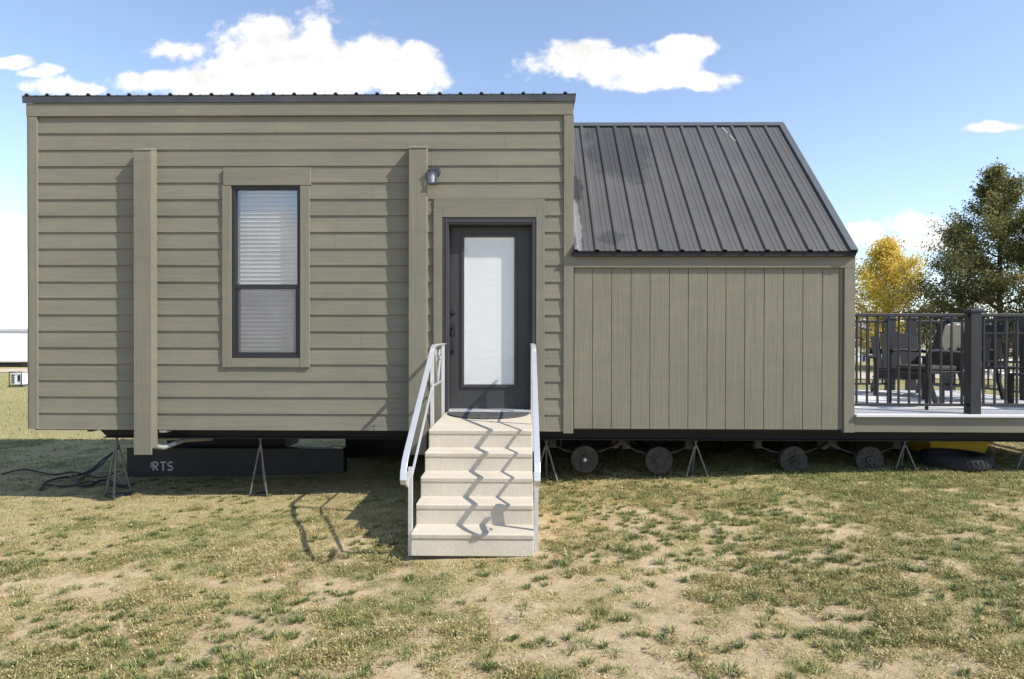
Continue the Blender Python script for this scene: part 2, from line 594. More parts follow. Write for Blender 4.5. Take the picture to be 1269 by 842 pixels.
def grass_object(name, label, parts):
    V = []; C = []
    for (x, y, az, el, L, w, droop, cl, *hh) in parts:
        n = len(x)
        z = gz(x, y) - 0.004
        if hh: z = z + hh[0]
        h = np.stack([np.cos(az), np.sin(az), np.zeros(n)], -1); s = np.stack([-np.sin(az), np.cos(az), np.zeros(n)], -1)
        b = np.stack([x, y, z], -1)
        up = np.array([0, 0, 1.0])
        m = b + (L * .55)[:, None] * (h * np.cos(el)[:, None] + up * np.sin(el)[:, None])
        e2 = el - droop
        t = m + (L * .45)[:, None] * (h * np.cos(e2)[:, None] + up * np.sin(e2)[:, None])
        t[:, 2] = np.maximum(t[:, 2], gz(x, y) + 0.001)
        ww = w[:, None] * s * .5
        V.append(np.stack([b - ww, b + ww, m - ww * .8, m + ww * .8, t], 1).reshape(-1, 3))
        C.append(np.repeat(cl, 5, axis=0))
    V = np.concatenate(V); C = np.concatenate(C)
    nb = len(V) // 5
    o = np.arange(nb)[:, None] * 5
    tri = np.concatenate([o + np.array([[0, 1, 3]]), o + np.array([[0, 3, 2]]), o + np.array([[2, 3, 4]])], 0)
    me = bpy.data.meshes.new(name)
    set_mesh(me, V, tri)
    c4 = np.ones((len(C), 4), np.float32); c4[:, :3] = C
    at = me.color_attributes.new('tint', 'FLOAT_COLOR', 'POINT'); at.data.foreach_set('color', c4.ravel())
    me.materials.append(M['grass'])
    ob = bpy.data.objects.new(name, me); col.objects.link(ob)
    tag(ob, label, 'grass', kind='stuff')
    return ob


def colmix(a, b, t):
    return np.array(a)[None, :] * (1 - t[:, None]) + np.array(b)[None, :] * t[:, None]


STRAW, PALE, OLIVE, GREEN, DEEP, BROWN = (0.56, 0.44, 0.21), (0.72, 0.61, 0.37), (0.33, 0.31, 0.105), (0.19, 0.235, 0.078), (0.080, 0.125, 0.052), (0.27, 0.18, 0.09)

STEP_X0, STEP_X1 = -0.86, 0.14


def keep_clear(x, y):
    return ~((x > STEP_X0) & (x < STEP_X1) & (y > -2.27) & (y < 0.05))


def build_grass():
    dryp = []; grnp = []
    # turf: single blades wherever the cover says so
    x, y = frustum_points(1650000, 2.6, 11.5, rng, 1.0)
    dry, green, mown, right = cover_maps(x, y)
    clump = fbm(x * 9, y * 9, 91, 2)
    dens = np.maximum(dry * (0.35 + 0.65 * sstep(.38, .6, clump)), 0.85 * green * sstep(.42, .6, clump))
    k = (rng.random(len(x)) < dens * 0.62 + 0.05) & keep_clear(x, y)
    x, y, dry, green, mown, right, clump = [q[k] for q in (x, y, dry, green, mown, right, clump)]
    n = len(x)
    isg = rng.random(n) < np.clip(0.07 + 0.55 * green + 0.12 * mown, 0, 0.8)
    t = rng.random(n) ** 1.6
    cd = colmix(STRAW, PALE, t); cd2 = colmix(OLIVE, STRAW, rng.random(n)); cb = colmix(BROWN, STRAW, rng.random(n))
    r = rng.random(n)[:, None]
    cd = np.where(r < 0.46, cd2, np.where(r < 0.62, cb, cd))
    cg = colmix(GREEN, OLIVE, rng.random(n)); cg2 = colmix(DEEP, GREEN, rng.random(n))
    cg = np.where(rng.random(n)[:, None] < 0.45, cg2, cg)
    c = np.where(isg[:, None], cg, cd) * (0.78 + 0.52 * rng.random(n))[:, None]
    L = (0.020 + 0.036 * rng.random(n) ** 1.6) * (1 - 0.35 * mown) * (0.75 + 0.6 * clump)
    el = np.where(isg, R(25) + R(50) * rng.random(n), R(4) + R(42) * rng.random(n) ** 1.5)
    d = y + 7
    w = 0.0025 + 0.0022 * rng.random(n) + 0.0008 * np.maximum(d - 4, 0)
    dro = R(20) + R(50) * rng.random(n)
    az = rng.random(n) * 2 * math.pi
    for msk, dst in ((~isg, dryp), (isg, grnp)):
        dst.append(tuple(q[msk] for q in (x, y, az, el, L, w, dro, c)))
    # sprawling dry weeds: stems radiating from a crown, lying close to the soil
    cx, cy = frustum_points(12500, 2.5, 8.5, rng, 1.0)
    dry, green, mown, right = cover_maps(cx, cy)
    wn = fbm(cx * 2.2, cy * 2.2, 101, 3)
    k = (rng.random(len(cx)) < sstep(.42, .58, wn) * (0.22 + 0.78 * dry) * (1 - .75 * mown)) & keep_clear(cx, cy)
    cx, cy, mown, right = cx[k], cy[k], mown[k], right[k]
    per = 84
    m = len(cx)
    rad = 0.03 + 0.07 * rng.random(m)
    X = np.repeat(cx, per); Y = np.repeat(cy, per); RR = np.repeat(rad, per)
    hue = np.repeat(rng.random(m), per); rt = np.repeat(right, per)
    az = rng.random(m * per) * 2 * math.pi; rr = RR * rng.random(m * per) ** .5
    X = X + np.cos(az) * rr; Y = Y + np.sin(az) * rr
    az = az + rng.normal(0, 0.9, m * per)
    n = m * per
    c = colmix(STRAW, PALE, rng.random(n) ** 1.5); c2 = colmix(OLIVE, (0.30, 0.27, 0.10), rng.random(n))
    c = np.where((hue + 0.35 * rt + 0.25 * rng.normal(0, 1, n) > 0.62)[:, None], c2, c)
    c = np.where((rng.random(n) < 0.24)[:, None], colmix(BROWN, OLIVE, rng.random(n)), c) * (0.6 + 0.55 * rng.random(n))[:, None]
    leafy = rng.random(n) < .62
    rel = np.clip(np.hypot(X - np.repeat(cx, per), Y - np.repeat(cy, per)) / RR, 0, 1)
    hgt = np.where(leafy, (0.004 + 0.050 * rng.random(n)) * (1.05 - .75 * rel ** 2) * np.repeat(.5 + .7 * rng.random(m), per), 0)
    el = np.where(leafy, R(-15) + R(75) * rng.random(n), R(4) + R(42) * rng.random(n) ** 1.3)
    L = np.where(leafy, 0.008 + 0.014 * rng.random(n), 0.018 + 0.044 * rng.random(n))
    wd = np.where(leafy, 0.0036 + 0.0036 * rng.random(n), 0.0022 + 0.0022 * rng.random(n))
    k = keep_clear(X, Y)
    dryp.append(tuple(q[k] for q in (X, Y, az, el, L, wd, R(-20) + R(60) * rng.random(n), c, hgt)))
    # loose straw litter on the soil
    x, y = frustum_points(60000, 2.5, 7.5, rng, 1.1)
    k = keep_clear(x, y); x, y = x[k], y[k]; n = len(x)
    dryp.append((x, y, rng.random(n) * 6.283, R(1) + R(9) * rng.random(n), 0.008 + 0.045 * rng.random(n) ** 2.5, 0.0018 + 0.0018 * rng.random(n), R(2) + 0 * x, np.where((rng.random(n) < .55)[:, None], colmix(BROWN, STRAW, rng.random(n)), colmix(STRAW, PALE, rng.random(n))) * (0.6 + 0.5 * rng.random(n))[:, None]))
    # green tufts standing in the bare soil
    cx, cy = frustum_points(6000, 2.5, 8.2, rng, 1.0)
    g = fbm(cx * .8, cy * .8, 111, 3)
    dry, green, mown, right = cover_maps(cx, cy)
    k = (rng.random(len(cx)) < (sstep(.40, .62, g) * 0.8 + 0.2) * (1 - .7 * mown)) & keep_clear(cx, cy)
    cx, cy = cx[k], cy[k]; m = len(cx); per = 52
    rad = 0.015 + 0.05 * rng.random(m) ** 2.0
    X = np.repeat(cx, per); Y = np.repeat(cy, per); RR = np.repeat(rad, per); S = np.repeat(0.7 + 0.6 * rng.random(m), per)
    az = rng.random(m * per) * 6.283; q = rng.random(m * per) ** .5
    X = X + np.cos(az) * RR * q; Y = Y + np.sin(az) * RR * q * 0.9
    n = m * per
    hue = np.repeat(rng.random(m), per)
    c = colmix(DEEP, GREEN, rng.random(n)); c2 = colmix(GREEN, OLIVE, rng.random(n))
    c = np.where((rng.random(n) < hue * .6)[:, None], c2, c)
    c = np.where((rng.random(n) < .10)[:, None], colmix(STRAW, OLIVE, rng.random(n)), c) * (0.8 + 0.4 * rng.random(n))[:, None]
    k = keep_clear(X, Y)
    grnp.append(tuple(q_[k] for q_ in (X, Y, az + rng.normal(0, .5, n), R(78) - R(50) * q * rng.random(n) ** .5, (0.018 + 0.034 * rng.random(n)) * S, 0.0036 + 0.0026 * rng.random(n), R(10) + R(45) * rng.random(n), c)))
    # rougher grass of the lawn behind and to both sides
    x = -30 + 60 * rng.random(60000); y = 4 + 16 * rng.random(60000)
    n = len(x)
    isg = rng.random(n) < 0.5
    c = np.where(isg[:, None], colmix(GREEN, OLIVE, rng.random(n)), colmix(OLIVE, STRAW, rng.random(n)))
    big = (x, y, rng.random(n) * 6.283, R(30) + R(50) * rng.random(n), 0.05 + 0.05 * rng.random(n), 0.012 + 0 * x, R(30) + 0 * x, c)
    for msk, dst in ((~isg, dryp), (isg, grnp)):
        dst.append(tuple(q_[msk] for q_ in big))
    grass_object('dry_grass', 'straw coloured dry grass and weeds patching the bare soil', dryp)
    grass_object('green_grass', 'short green grass tufts growing through the dry lawn', grnp)


build_grass()


def strip_sheet(name, label, cat, pts, width, mat):
    """a flat strip following the terrain"""
    pts = [Vector(p) for p in pts]; vs = []; fs = []
    N = 60; W = 6
    for i in range(N + 1):
        t = i / N * (len(pts) - 1); k = min(int(t), len(pts) - 2); p = pts[k].lerp(pts[k + 1], t - k)
        d = (pts[k + 1] - pts[k]).normalized(); nrm = Vector((-d.y, d.x))
        for j in range(W + 1):
            q = p + nrm * (j / W - .5) * width * (1 + .12 * math.sin(i * .9 + j))
            vs.append((q.x, q.y, gzf(q.x, q.y) + 0.03))
    for i in range(N):
        for j in range(W):
            a = i * (W + 1) + j; fs.append((a, a + 1, a + W + 2, a + W + 1))
    o = MB().add(vs, fs).build(name, mat)
    return tag(o, label, cat, kind='structure')


strip_sheet('path', 'pale gravel track crossing the lawn behind the deck', 'path', [(5, 16), (14, 16.5), (30, 18), (60, 24)], 3.6, 'gravel')
strip_sheet('road', 'pale sandy road in front of the white trailer', 'road', [(-70, 34), (-40, 33), (-24, 32.5), (-10, 33)], 5.5, 'gravel')

# ------------------------------------------------------------------ the tiny house
house = thing('tiny_house', 'sage green tiny house with lap siding, grey door and charcoal metal roofs', 'tiny house', (-1.0, 1.3, 0.0))
DEPTH_L = 2.65
xL, xR = X_(36.2, 330), X_(710.5, 330)
z_top = Z_(372, 120.0); z_drip = Z_(372, 128.4); z_frz = Z_(372, 144.6); z_bot = Z_(372, 533.3)
# window + door key lines
wx0, wx1 = X_(288, 340), X_(373, 340); wz0, wz1 = Z_(330, 444), Z_(330, 231)
dx0, dx1 = X_(548.2, 390), X_(664.2, 390); dz1 = Z_(606, 270.3); dz0 = 0.80
OPEN = [(wx0, wx1, wz0, wz1), (dx0, dx1, z_bot - 0.01, dz1)]


def lap_siding():
    mb = MB(); N = 19
    hgt = (z_frz - z_bot) / N
    xl, xr = X_(48.5), X_(698.5)

    def slab(x0, x1, za, zb_, c0, c1):
        if x1 - x0 < 0.004 or zb_ - za < 0.003: return
        def yf(z):
            return lerp(-0.015, -0.0015, (z - c0) / (c1 - c0))
        mb.hexa([(x0, yf(za), za), (x1, yf(za), za), (x1, .02, za), (x0, .02, za), (x0, yf(zb_), zb_), (x1, yf(zb_), zb_), (x1, .02, zb_), (x0, .02, zb_)])
    for i in range(N):
        c0 = z_bot + i * hgt; c1 = c0 + hgt
        joints = []
        xj = xl + 0.8 + random.random() * 4.2
        while xj < xr:
            joints.append(xj); xj += 3.6
        xs = sorted([xl, xr] + joints + [v for o in OPEN for v in o[:2] if xl < v < xr])
        for a, b in zip(xs[:-1], xs[1:]):
            m = (a + b) / 2
            spans = [(c0, c1)]
            for (ox0, ox1, oz0, oz1) in OPEN:
                if ox0 < m < ox1:
                    ns = []
                    for (p, q) in spans:
                        if oz0 > p: ns.append((p, min(q, oz0)))
                        if oz1 < q: ns.append((max(p, oz1), q))
                    spans = [s for s in ns if s[1] - s[0] > 0.003]
            g0 = 0.0007 if a in joints else 0; g1 = 0.0007 if b in joints else 0
            for (p, q) in spans:
                slab(a + g0, b - g1, p + (.0014 if p == c0 else 0) * random.uniform(-1, .6), q, c0, c1)
    return mb


wall = lap_siding().build('lap_siding', 'siding', house)
# body of the box behind the cladding
bd = MB()
bd.prism([(0.2, z_bot), (DEPTH_L, z_bot), (DEPTH_L, z_drip - 0.35), (0.2, z_drip - 0.03)], 'x', xL + 0.02, xR - 0.012)
bd.box(xL + 0.004, xL + 0.035, 0.002, 0.21, z_bot + .002, z_drip - .005)
bd.box(xR - 0.035, xR - 0.004, 0.002, 0.21, z_bot + .002, z_drip - .005)
bd.box(xL + 0.036, xR - 0.036, 0.03, 0.199, z_frz - 0.02, z_drip - 0.004)
bd.build('wall', 'siding', house)
for (xa, s) in ((xR - .013, 1), (xL + .021, -1)):
    sw = MB()
    for i in range(19):
        hg = (z_frz - z_bot) / 19; c0 = z_bot + i * hg
        sw.hexa([(xa, .215, c0), (xa + s * .014, .215, c0), (xa + s * .014, DEPTH_L - .1, c0), (xa, DEPTH_L - .1, c0),
                 (xa, .215, c0 + hg), (xa + s * .002, .215, c0 + hg), (xa + s * .002, DEPTH_L - .1, c0 + hg), (xa, DEPTH_L - .1, c0 + hg)])
    sw.build('side_siding', 'siding', house)

# trims
MB().box(X_(35.6), X_(709.6), -0.034, 0.0, z_frz, z_drip).build('frieze_board', 'trim_h', house, 0.003)
MB().box(X_(37.8), X_(48.6), -0.03, 0.0, z_bot + .004, z_frz - .002).build('corner_trim', 'trim_v', house, 0.003)
MB().box(xL - 0.005, X_(37.6), -0.022, 0.10, z_bot + .004, z_frz - .002).build('corner_trim', 'trim_v', house, 0.003)
MB().box(X_(698.3), X_(710.6), -0.03, 0.0, z_bot - .018, z_frz - .002).build('corner_trim', 'trim_v', house, 0.003)

# shed roof with ribbed metal
rf = MB()
pitch = 0.2215
prof = []
xa = xL - 0.03
x_end = xR + 0.02
k = 0
xx = xa
while xx < x_end:
    prof += [(xx, 0), (xx + 0.020, 0), (xx + 0.034, 0.022), (xx + 0.056, 0.022), (xx + 0.070, 0), (xx + .135, 0), (xx + .141, .004), (xx + .150, .004), (xx + .156, 0)]
    xx += pitch
prof = [p for p in prof if p[0] <= x_end] + [(x_end, 0)]
ya, yb = -0.055, DEPTH_L + .08
vs = []; fs = []
for (x, h) in prof:
    vs += [(x, ya, z_top + 0.004 + h), (x, yb, z_top + .004 + h - .36), (x, yb, z_top - .006 - .36 + h), (x, ya, z_top - .006 + h)]
for i in range(len(prof) - 1):
    a = i * 4; b = a + 4
    fs += [(a, b, b + 1, a + 1), (a + 1, b + 1, b + 2, a + 2), (a + 2, b + 2, b + 3, a + 3), (a + 3, b + 3, b, a)]
rf.add(vs, fs)
M['roofmetal'] = make_roof('charcoal_ribbed_roof', None)
shed = rf.build('shed_roof', 'roofmetal', house)
M['flash'] = basic('charcoal_flashing', (0.062, 0.066, 0.075), 0.5, 0.0, 0.2, 5, 0.001, 20)
MB().prism([(-0.052, z_top - .008), (-0.046, z_drip), (-0.036, z_drip), (-0.036, z_top - .008)], 'x', xL - .035, xR + .015).build('drip_edge', 'flash', shed)


# half-columns
def column(px0, px1, pyt, pyb):
    yf = -0.127
    x0, x1 = X_(px0, 380, yf), X_(px1, 380, yf)
    zt = Z_(px0 + 10, pyt, yf); zb_ = Z_(px0 + 10, pyb, yf)
    mb = MB()
    mb.box(x0, x1, yf, yf + 0.02, zb_, zt)
    for (xa_, xb_, zz_) in ((x0 + .001, x0 + .021, zb_ + .07), (x1 - .021, x1 - .001, zb_ + .065)):
        ya_, yb_ = yf + .0205, -.004
        mb.hexa([(xa_, ya_, zz_), (xb_, ya_, zz_), (xb_, yb_, zz_), (xa_, yb_, zz_), (xa_, ya_, zt + .007), (xb_, ya_, zt + .007), (xb_, yb_, zt + .041), (xa_, yb_, zt + .041)])
    mb.box(x0 + .022, x1 - .022, yf + .0205, -.004, zb_ + .3, zb_ + .32)
    c = mb.build('column', 'trim_v', house, 0.003)
    cp = MB().hexa([(x0 - .001, yf - .006, zt + .002), (x1 + .001, yf - .006, zt + .002), (x1 + .001, -.006, zt + .042), (x0 - .001, -.006, zt + .042),
                    (x0 - .001, yf - .006, zt + .016), (x1 + .001, yf - .006, zt + .016), (x1 + .001, -.006, zt + .064), (x0 - .001, -.006, zt + .064)])
    cp.build('cap', 'trim_h', c, 0.002)
    return x0, x1


column(165.6, 187.3, 187.2, 564)
column(506.4, 528.4, 184.5, 564)

# window
T = -0.034
win = MB()
fw = 0.036
for (a, b, c, d_) in ((wx0, wx0 + fw, wz0, wz1), (wx1 - fw, wx1, wz0, wz1), (wx0 + fw, wx1 - fw, wz1 - fw, wz1), (wx0 + fw, wx1 - fw, wz0, wz0 + fw * 1.15)):
    win.box(a, b, -0.016, 0.12, c, d_)
zm = Z_(330, 355.5)
win.box(wx0 + fw, wx1 - fw, -0.004, 0.05, zm - .024, zm + .024)
win.box(wx0 + fw, wx0 + fw + .03, .0, .05, wz0 + fw * 1.15, zm - .024)
win.box(wx1 - fw - .022, wx1 - fw, .0, .05, wz0 + fw * 1.15, zm - .024)
win.box(wx0 + fw + .03, wx1 - fw - .022, .0, .05, wz0 + fw * 1.15, wz0 + fw * 1.15 + .02)
window = win.build('window', 'frame_dark', house, 0.002)
hx0, hx1 = X_(278.5), X_(386); hz1 = Z_(330, 209)
MB().box(hx0, hx1, T - .004, 0, wz1 + .003, hz1).build('head_trim', 'trim_h', window, 0.003)
MB().box(X_(276.8), wx0 - .001, T, 0, Z_(330, 455.3), wz1 + .001).build('side_trim', 'trim_v', window, 0.003)
MB().box(wx1 + .001, X_(384.5), T, 0, Z_(330, 455.3), wz1 + .001).build('side_trim', 'trim_v', window, 0.003)
MB().box(wx0 + .001, wx1 - .001, T + .004, 0, Z_(330, 455.3), wz0 - .001).build('sill_trim', 'trim_h', window, 0.003)
MB().box(wx0 + fw, wx1 - fw, .018, .022, zm + .024, wz1 - fw).build('upper_pane', 'glass', window)
MB().box(wx0 + fw + .03, wx1 - fw - .022, .030, .034, wz0 + .06, zm - .024).build('lower_pane', 'glass', window)
sc = MB(); sc.add([(wx0 + fw, .006, wz0 + .05), (wx1 - fw, .006, wz0 + .05), (wx1 - fw, .006, zm - .03), (wx0 + fw, .006, zm - .03)], [(0, 1, 2, 3)])
sc.build('insect_screen', 'screen', window)
bl = MB(); zz = wz0 + 0.06; n_sl = 0
while zz < wz1 - .06:
    w_, an = 0.05, R(60 + random.uniform(-3, 3))
    dy, dzz = math.cos(an) * w_ / 2, math.sin(an) * w_ / 2
    sag = random.uniform(-.001, .001)
    bl.hexa([(wx0 + .05, .088 - dy, zz - dzz), (wx1 - .05, .088 - dy, zz - dzz + sag), (wx1 - .05, .0905 - dy, zz - dzz - .001 + sag), (wx0 + .05, .0905 - dy, zz - dzz - .001),
             (wx0 + .05, .088 + dy, zz + dzz), (wx1 - .05, .088 + dy, zz + dzz + sag), (wx1 - .05, .0905 + dy, zz + dzz - .001 + sag), (wx0 + .05, .0905 + dy, zz + dzz - .001)])
    zz += .0448
bl.box(wx0 + .046, wx1 - .046, .064, .11, wz1 - .055, wz1 - .036)
bl.box(wx0 + .048, wx1 - .048, .076, .10, wz0 + .043, wz0 + .055)
for xs_ in (.16, .5, .84):
    xq = lerp(wx0 + .05, wx1 - .05, xs_); bl.box(xq - .0015, xq + .0015, .056, .058, wz0 + .05, wz1 - .04)
bl.build('blinds', 'blind', window)
M['dim'] = basic('dim_room', (0.10, 0.10, 0.10), 0.9)
MB().box(wx0 + .01, wx1 - .01, .15, .16, wz0, wz1).build('dim_room_backing', 'dim', window)  # dark sheet whose colour stands in for the unlit room

# door
df = MB()
mx0, mx1 = X_(555.8, 390), X_(658.6, 390); mz1 = Z_(606, 278.8)
DY = 0.105
df.box(dx0, mx0, -0.026, .0, .785, dz1); df.box(mx1, dx1, -0.026, .0, .785, dz1); df.box(mx0 + .0005, mx1 - .0005, -0.026, .0, mz1, dz1)
df.box(dx0 + .03, mx0 + .004, .0005, .19, .785, mz1 + .01); df.box(mx1 - .004, dx1 - .03, .0005, .19, .785, mz1 + .01)
df.box(mx0 + .0045, mx1 - .0045, .0005, .19, mz1 - .004, dz1 - .03)
df.box(mx0 - .03, mx0 - .012, -.034, -.027, .79, dz1 - .012); df.box(mx1 + .012, mx1 + .03, -.034, -.027, .79, dz1 - .012)
df.box(mx0 - .03, mx1 + .03, -.0345, -.0272, mz1 + .022, mz1 + .04)
frame = df.build('door_frame', 'charcoal', house, 0.003)
MB().box(mx0 + .005, mx1 - .005, -.03, DY + .03, .80, .826).build('threshold', 'alu', frame, 0.003)
MB().box(X_(537.6), dx0 - .001, T, 0, z_bot + .003, Z_(606, 259.2) - .001).build('side_trim', 'trim_v', frame, 0.003)
MB().box(dx1 + .001, X_(675), T, 0, z_bot + .003, Z_(606, 259.2) - .001).build('side_trim', 'trim_v', frame, 0.003)
MB().box(dx0 - .0005, dx1 + .0005, T - .001, 0, dz1 + .002, Z_(606, 259.2) - .001).build('head_trim', 'trim_h', frame, 0.003)
MB().box(X_(537.6), X_(675), T + .01, 0, Z_(606, 259.2), Z_(606, 247.5)).build('head_trim', 'trim_h', frame, 0.003)
MB().box(dx0, dx1, -.02, .19, z_bot - .01, .784).build('sill_board', 'charcoal', frame, 0.002)
gx0, gx1 = X_(575.3, 390, DY), X_(637.2, 390, DY); gz0_, gz1_ = Z_(606, 477, DY), Z_(606, 294.2, DY)
db = MB()
s0, s1 = mx0 + .007, mx1 - .007; zt_ = mz1 - .007
ex = 0.012
db.box(s0, gx0 - ex, DY, DY + .045, .832, zt_); db.box(gx1 + ex, s1, DY, DY + .045, .832, zt_)
db.box(gx0 - ex + .0003, gx1 + ex - .0003, DY, DY + .045, gz1_ + ex, zt_); db.box(gx0 - ex + .0003, gx1 + ex - .0003, DY, DY + .045, .832, gz0_ - ex)
door = db.build('door', 'charcoal', house, 0.002)
lf = MB(); g = .034
for (a, b, c, d_) in ((gx0 - g, gx0, gz0_ - g, gz1_ + g), (gx1, gx1 + g, gz0_ - g, gz1_ + g), (gx0, gx1, gz1_, gz1_ + g), (gx0, gx1, gz0_ - g, gz0_)):
    lf.box(a, b, DY - .014, DY - .0005, c, d_)
lf.build('glass_frame', 'charcoal', door, 0.005)
MB().box(gx0 - .008, gx1 + .008, DY + .006, DY + .010, gz0_ - .008, gz1_ + .008).build('glass_pane', 'doorglass', door)
mbk = MB(); zz = gz0_ + .012
while zz < gz1_ - .02:
    mbk.hexa([(gx0 + .02, DY + .014, zz - .0075), (gx1 - .02, DY + .014, zz - .0075), (gx1 - .02, DY + .0148, zz - .0075), (gx0 + .02, DY + .0148, zz - .0075),
              (gx0 + .02, DY + .019, zz + .0075), (gx1 - .02, DY + .019, zz + .0075), (gx1 - .02, DY + .0198, zz + .0075), (gx0 + .02, DY + .0198, zz + .0075)])
    zz += .0128
mbk.box(gx0 - .006, gx0 + .019, DY + .012, DY + .03, gz0_, gz1_); mbk.box(gx1 - .019, gx1 + .006, DY + .012, DY + .03, gz0_, gz1_)
mbk.box(gx0 + .0195, gx1 - .0195, DY + .012, DY + .03, gz1_ - .022, gz1_ + .004)
mbk.box(gx0 - .006, gx1 + .006, DY + .031, DY + .034, gz0_ - .006, gz1_ + .004)
mbk.build('mini_blinds', 'blind', door)
hx = X_(561.5, 410, DY)
dz_ = Z_(561, 387, DY)
MB().lathe([(0.0005, -.03), (.022, -.03), (.028, -.022), (.031, 0), (.0005, 0)], (hx, DY, dz_), 'y', 24).build('deadbolt', 'frame_dark', door, smooth=True)
hs = MB()
za_, zb2 = Z_(561, 405, DY), Z_(561, 436, DY)
hs.prism([(hx - .022, za_ - .09), (hx + .022, za_ - .09), (hx + .026, za_ - .02), (hx + .012, za_ + .03), (hx, za_ + .045), (hx - .012, za_ + .03), (hx - .026, za_ - .02)], 'y', DY - .010, DY)
hs.tube([(hx, DY - .008, za_ - .04), (hx, DY - .05, za_ - .06), (hx, DY - .058, za_ - .12), (hx, DY - .058, zb2 + .08), (hx, DY - .045, zb2 + .02), (hx, DY - .008, zb2)], .0085, 10)
hs.lathe([(0.0005, -.016), (.02, -.014), (.022, 0), (.0005, 0)], (hx, DY, zb2), 'y', 20)
hs.box(hx - .012, hx + .012, DY - .04, DY - .006, za_ - .018, za_ - .010)
hs.build('handle', 'frame_dark', door, smooth=True)

# right-hand wing
xRW = X_(1058.3)
xw0, xw1 = X_(711.5), X_(1045)
z_fb = Z_(880, 332.5); z_ft = Z_(880, 315.0); z_pb = Z_(880, 532.0)
GR = [X_(v) for v in (734.5, 758, 782, 805.6, 829.5, 853, 876.5, 899.5, 923, 947, 971, 995, 1019, 1040.5)]
pn = MB(); edges = [xw0] + GR + [xw1]
for a, b in zip(edges[:-1], edges[1:]):
    pn.box(a + .0035, b - .0035, -.004, .03, z_pb, z_fb + .03)
pn.box(xw0, xw1, .004, .028, z_pb + .002, z_fb + .02)
pn.build('grooved_wall', 'panel', house, 0.0015)
MB().box(xw0 - .013, X_(1058.3), -.032, .03, z_fb, z_ft + .02).build('fascia_board', 'trim_h', house, 0.003)
MB().box(xw1 + .001, xRW, -.030, .03, Z_(1050, 536), z_fb - .001).build('corner_trim', 'trim_v', house, 0.003)
EY, EZ = -0.085, Z_(880, 311.5, -0.085)
RY = 1.87
RZ = Z_(840, 155.2, RY)
DEPTH_R = 2 * RY
bw = MB()
bw.prism([(.031, z_pb + .01), (DEPTH_R, z_pb + .01), (DEPTH_R, EZ - .12), (RY, RZ - .10), (.031, EZ - .02)], 'x', xR + .001, xRW - .03)
bw.build('wall', 'panel', house)
MB().prism([(.0305, z_pb - .02), (DEPTH_R + .01, z_pb - .02), (DEPTH_R + .01, EZ - .10), (RY, RZ - .075), (.0305, EZ - .0)], 'x', xRW - .0295, xRW - .002).build('gable_cladding', 'panel', house)

# gabled, ribbed metal roof
slope = Vector((0, RY - EY, RZ - EZ)); SL = slope.length; sn = slope.normalized(); nrm = Vector((0, -sn.z, sn.y))
xe0, xe1 = X_(709, 311, EY), X_(1058.5, 311, EY)
ribs = [X_(739.9, 311, EY) + i * (X_(1030.5, 311, EY) - X_(739.9, 311, EY)) / 11 for i in range(-1, 13)]
pr = [(xe0, 0)]
for r_ in ribs:
    for (o, h) in ((-.030, 0), (-.016, .021), (.016, .021), (.030, 0), (.083, 0), (.087, .0035), (.098, .0035), (.102, 0), (.136, 0), (.140, .0035), (.151, .0035), (.155, 0)):
        x = r_ + o
        if xe0 < x < xe1: pr.append((x, h))
pr.append((xe1, 0))
M['gable'] = make_roof('blotched_charcoal_roof', [(1.25 + 0.95, 3.95, .42, .55, .5, None), (1.62, 3.35, .10, .22, .75, None), (1.95, 2.67, .16, .10, .5, None), (1.60, 2.85, .05, .35, -.5, None)])  # broad darker blotch, then small dark smudges and a pale mark
gr = MB(); vs = []; fs = []
NS = 4
for (x, h) in pr:
    for i in range(NS + 1):
        p = Vector((x, EY, EZ)) + sn * SL * i / NS + nrm * (h + .003)
        vs.append(p)
    for i in range(NS + 1):
        vs.append(Vector((x, EY, EZ)) + sn * SL * i / NS + nrm * (h - .004))
K = 2 * (NS + 1)
for j in range(len(pr) - 1):
    for i in range(NS):
        a = j * K + i; b = a + K
        fs.append((a, b, b + 1, a + 1))
        c = a + NS + 1; d_ = b + NS + 1
        fs.append((c, c + 1, d_ + 1, d_))
    a = j * K; b = a + K
    fs.append((a, a + NS + 1, b + NS + 1, b))
gr.add(vs, fs)
# rear slope
gr.hexa([(xe0, RY, RZ - .012), (xe1, RY, RZ - .012), (xe1, DEPTH_R - EY, EZ - .012), (xe0, DEPTH_R - EY, EZ - .012), (xe0, RY, RZ - .001), (xe1, RY, RZ - .001), (xe1, DEPTH_R - EY, EZ), (xe0, DEPTH_R - EY, EZ)])
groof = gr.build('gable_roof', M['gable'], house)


def on_roof(x, s, h):
    return Vector((x, EY, EZ)) + sn * s + nrm * h


M['teal'] = basic('blue_grey_flashing', (0.070, 0.085, 0.094), 0.5, 0.0, 0.15, 5)
rc = MB()
rc.hexa([on_roof(xe0 + .002, SL - .07, .026), on_roof(xe1 + .02, SL - .07, .026), on_roof(xe1 + .02, SL + .01, .028), on_roof(xe0 + .002, SL + .01, .028),
         on_roof(xe0 + .002, SL - .07, .030), on_roof(xe1 + .02, SL - .07, .030), on_roof(xe1 + .02, SL + .014, .034), on_roof(xe0 + .002, SL + .014, .034)])
rc.hexa([(xe0 + .002, RY + .005, RZ + .02), (xe1 + .02, RY + .005, RZ + .02), (xe1 + .02, RY + .12, RZ - .09), (xe0 + .002, RY + .12, RZ - .09),
         (xe0 + .002, RY + .005, RZ + .026), (xe1 + .02, RY + .005, RZ + .026), (xe1 + .02, RY + .12, RZ - .084), (xe0 + .002, RY + .12, RZ - .084)])
rc.build('ridge_cap', M['teal'], groof)
rk = MB()
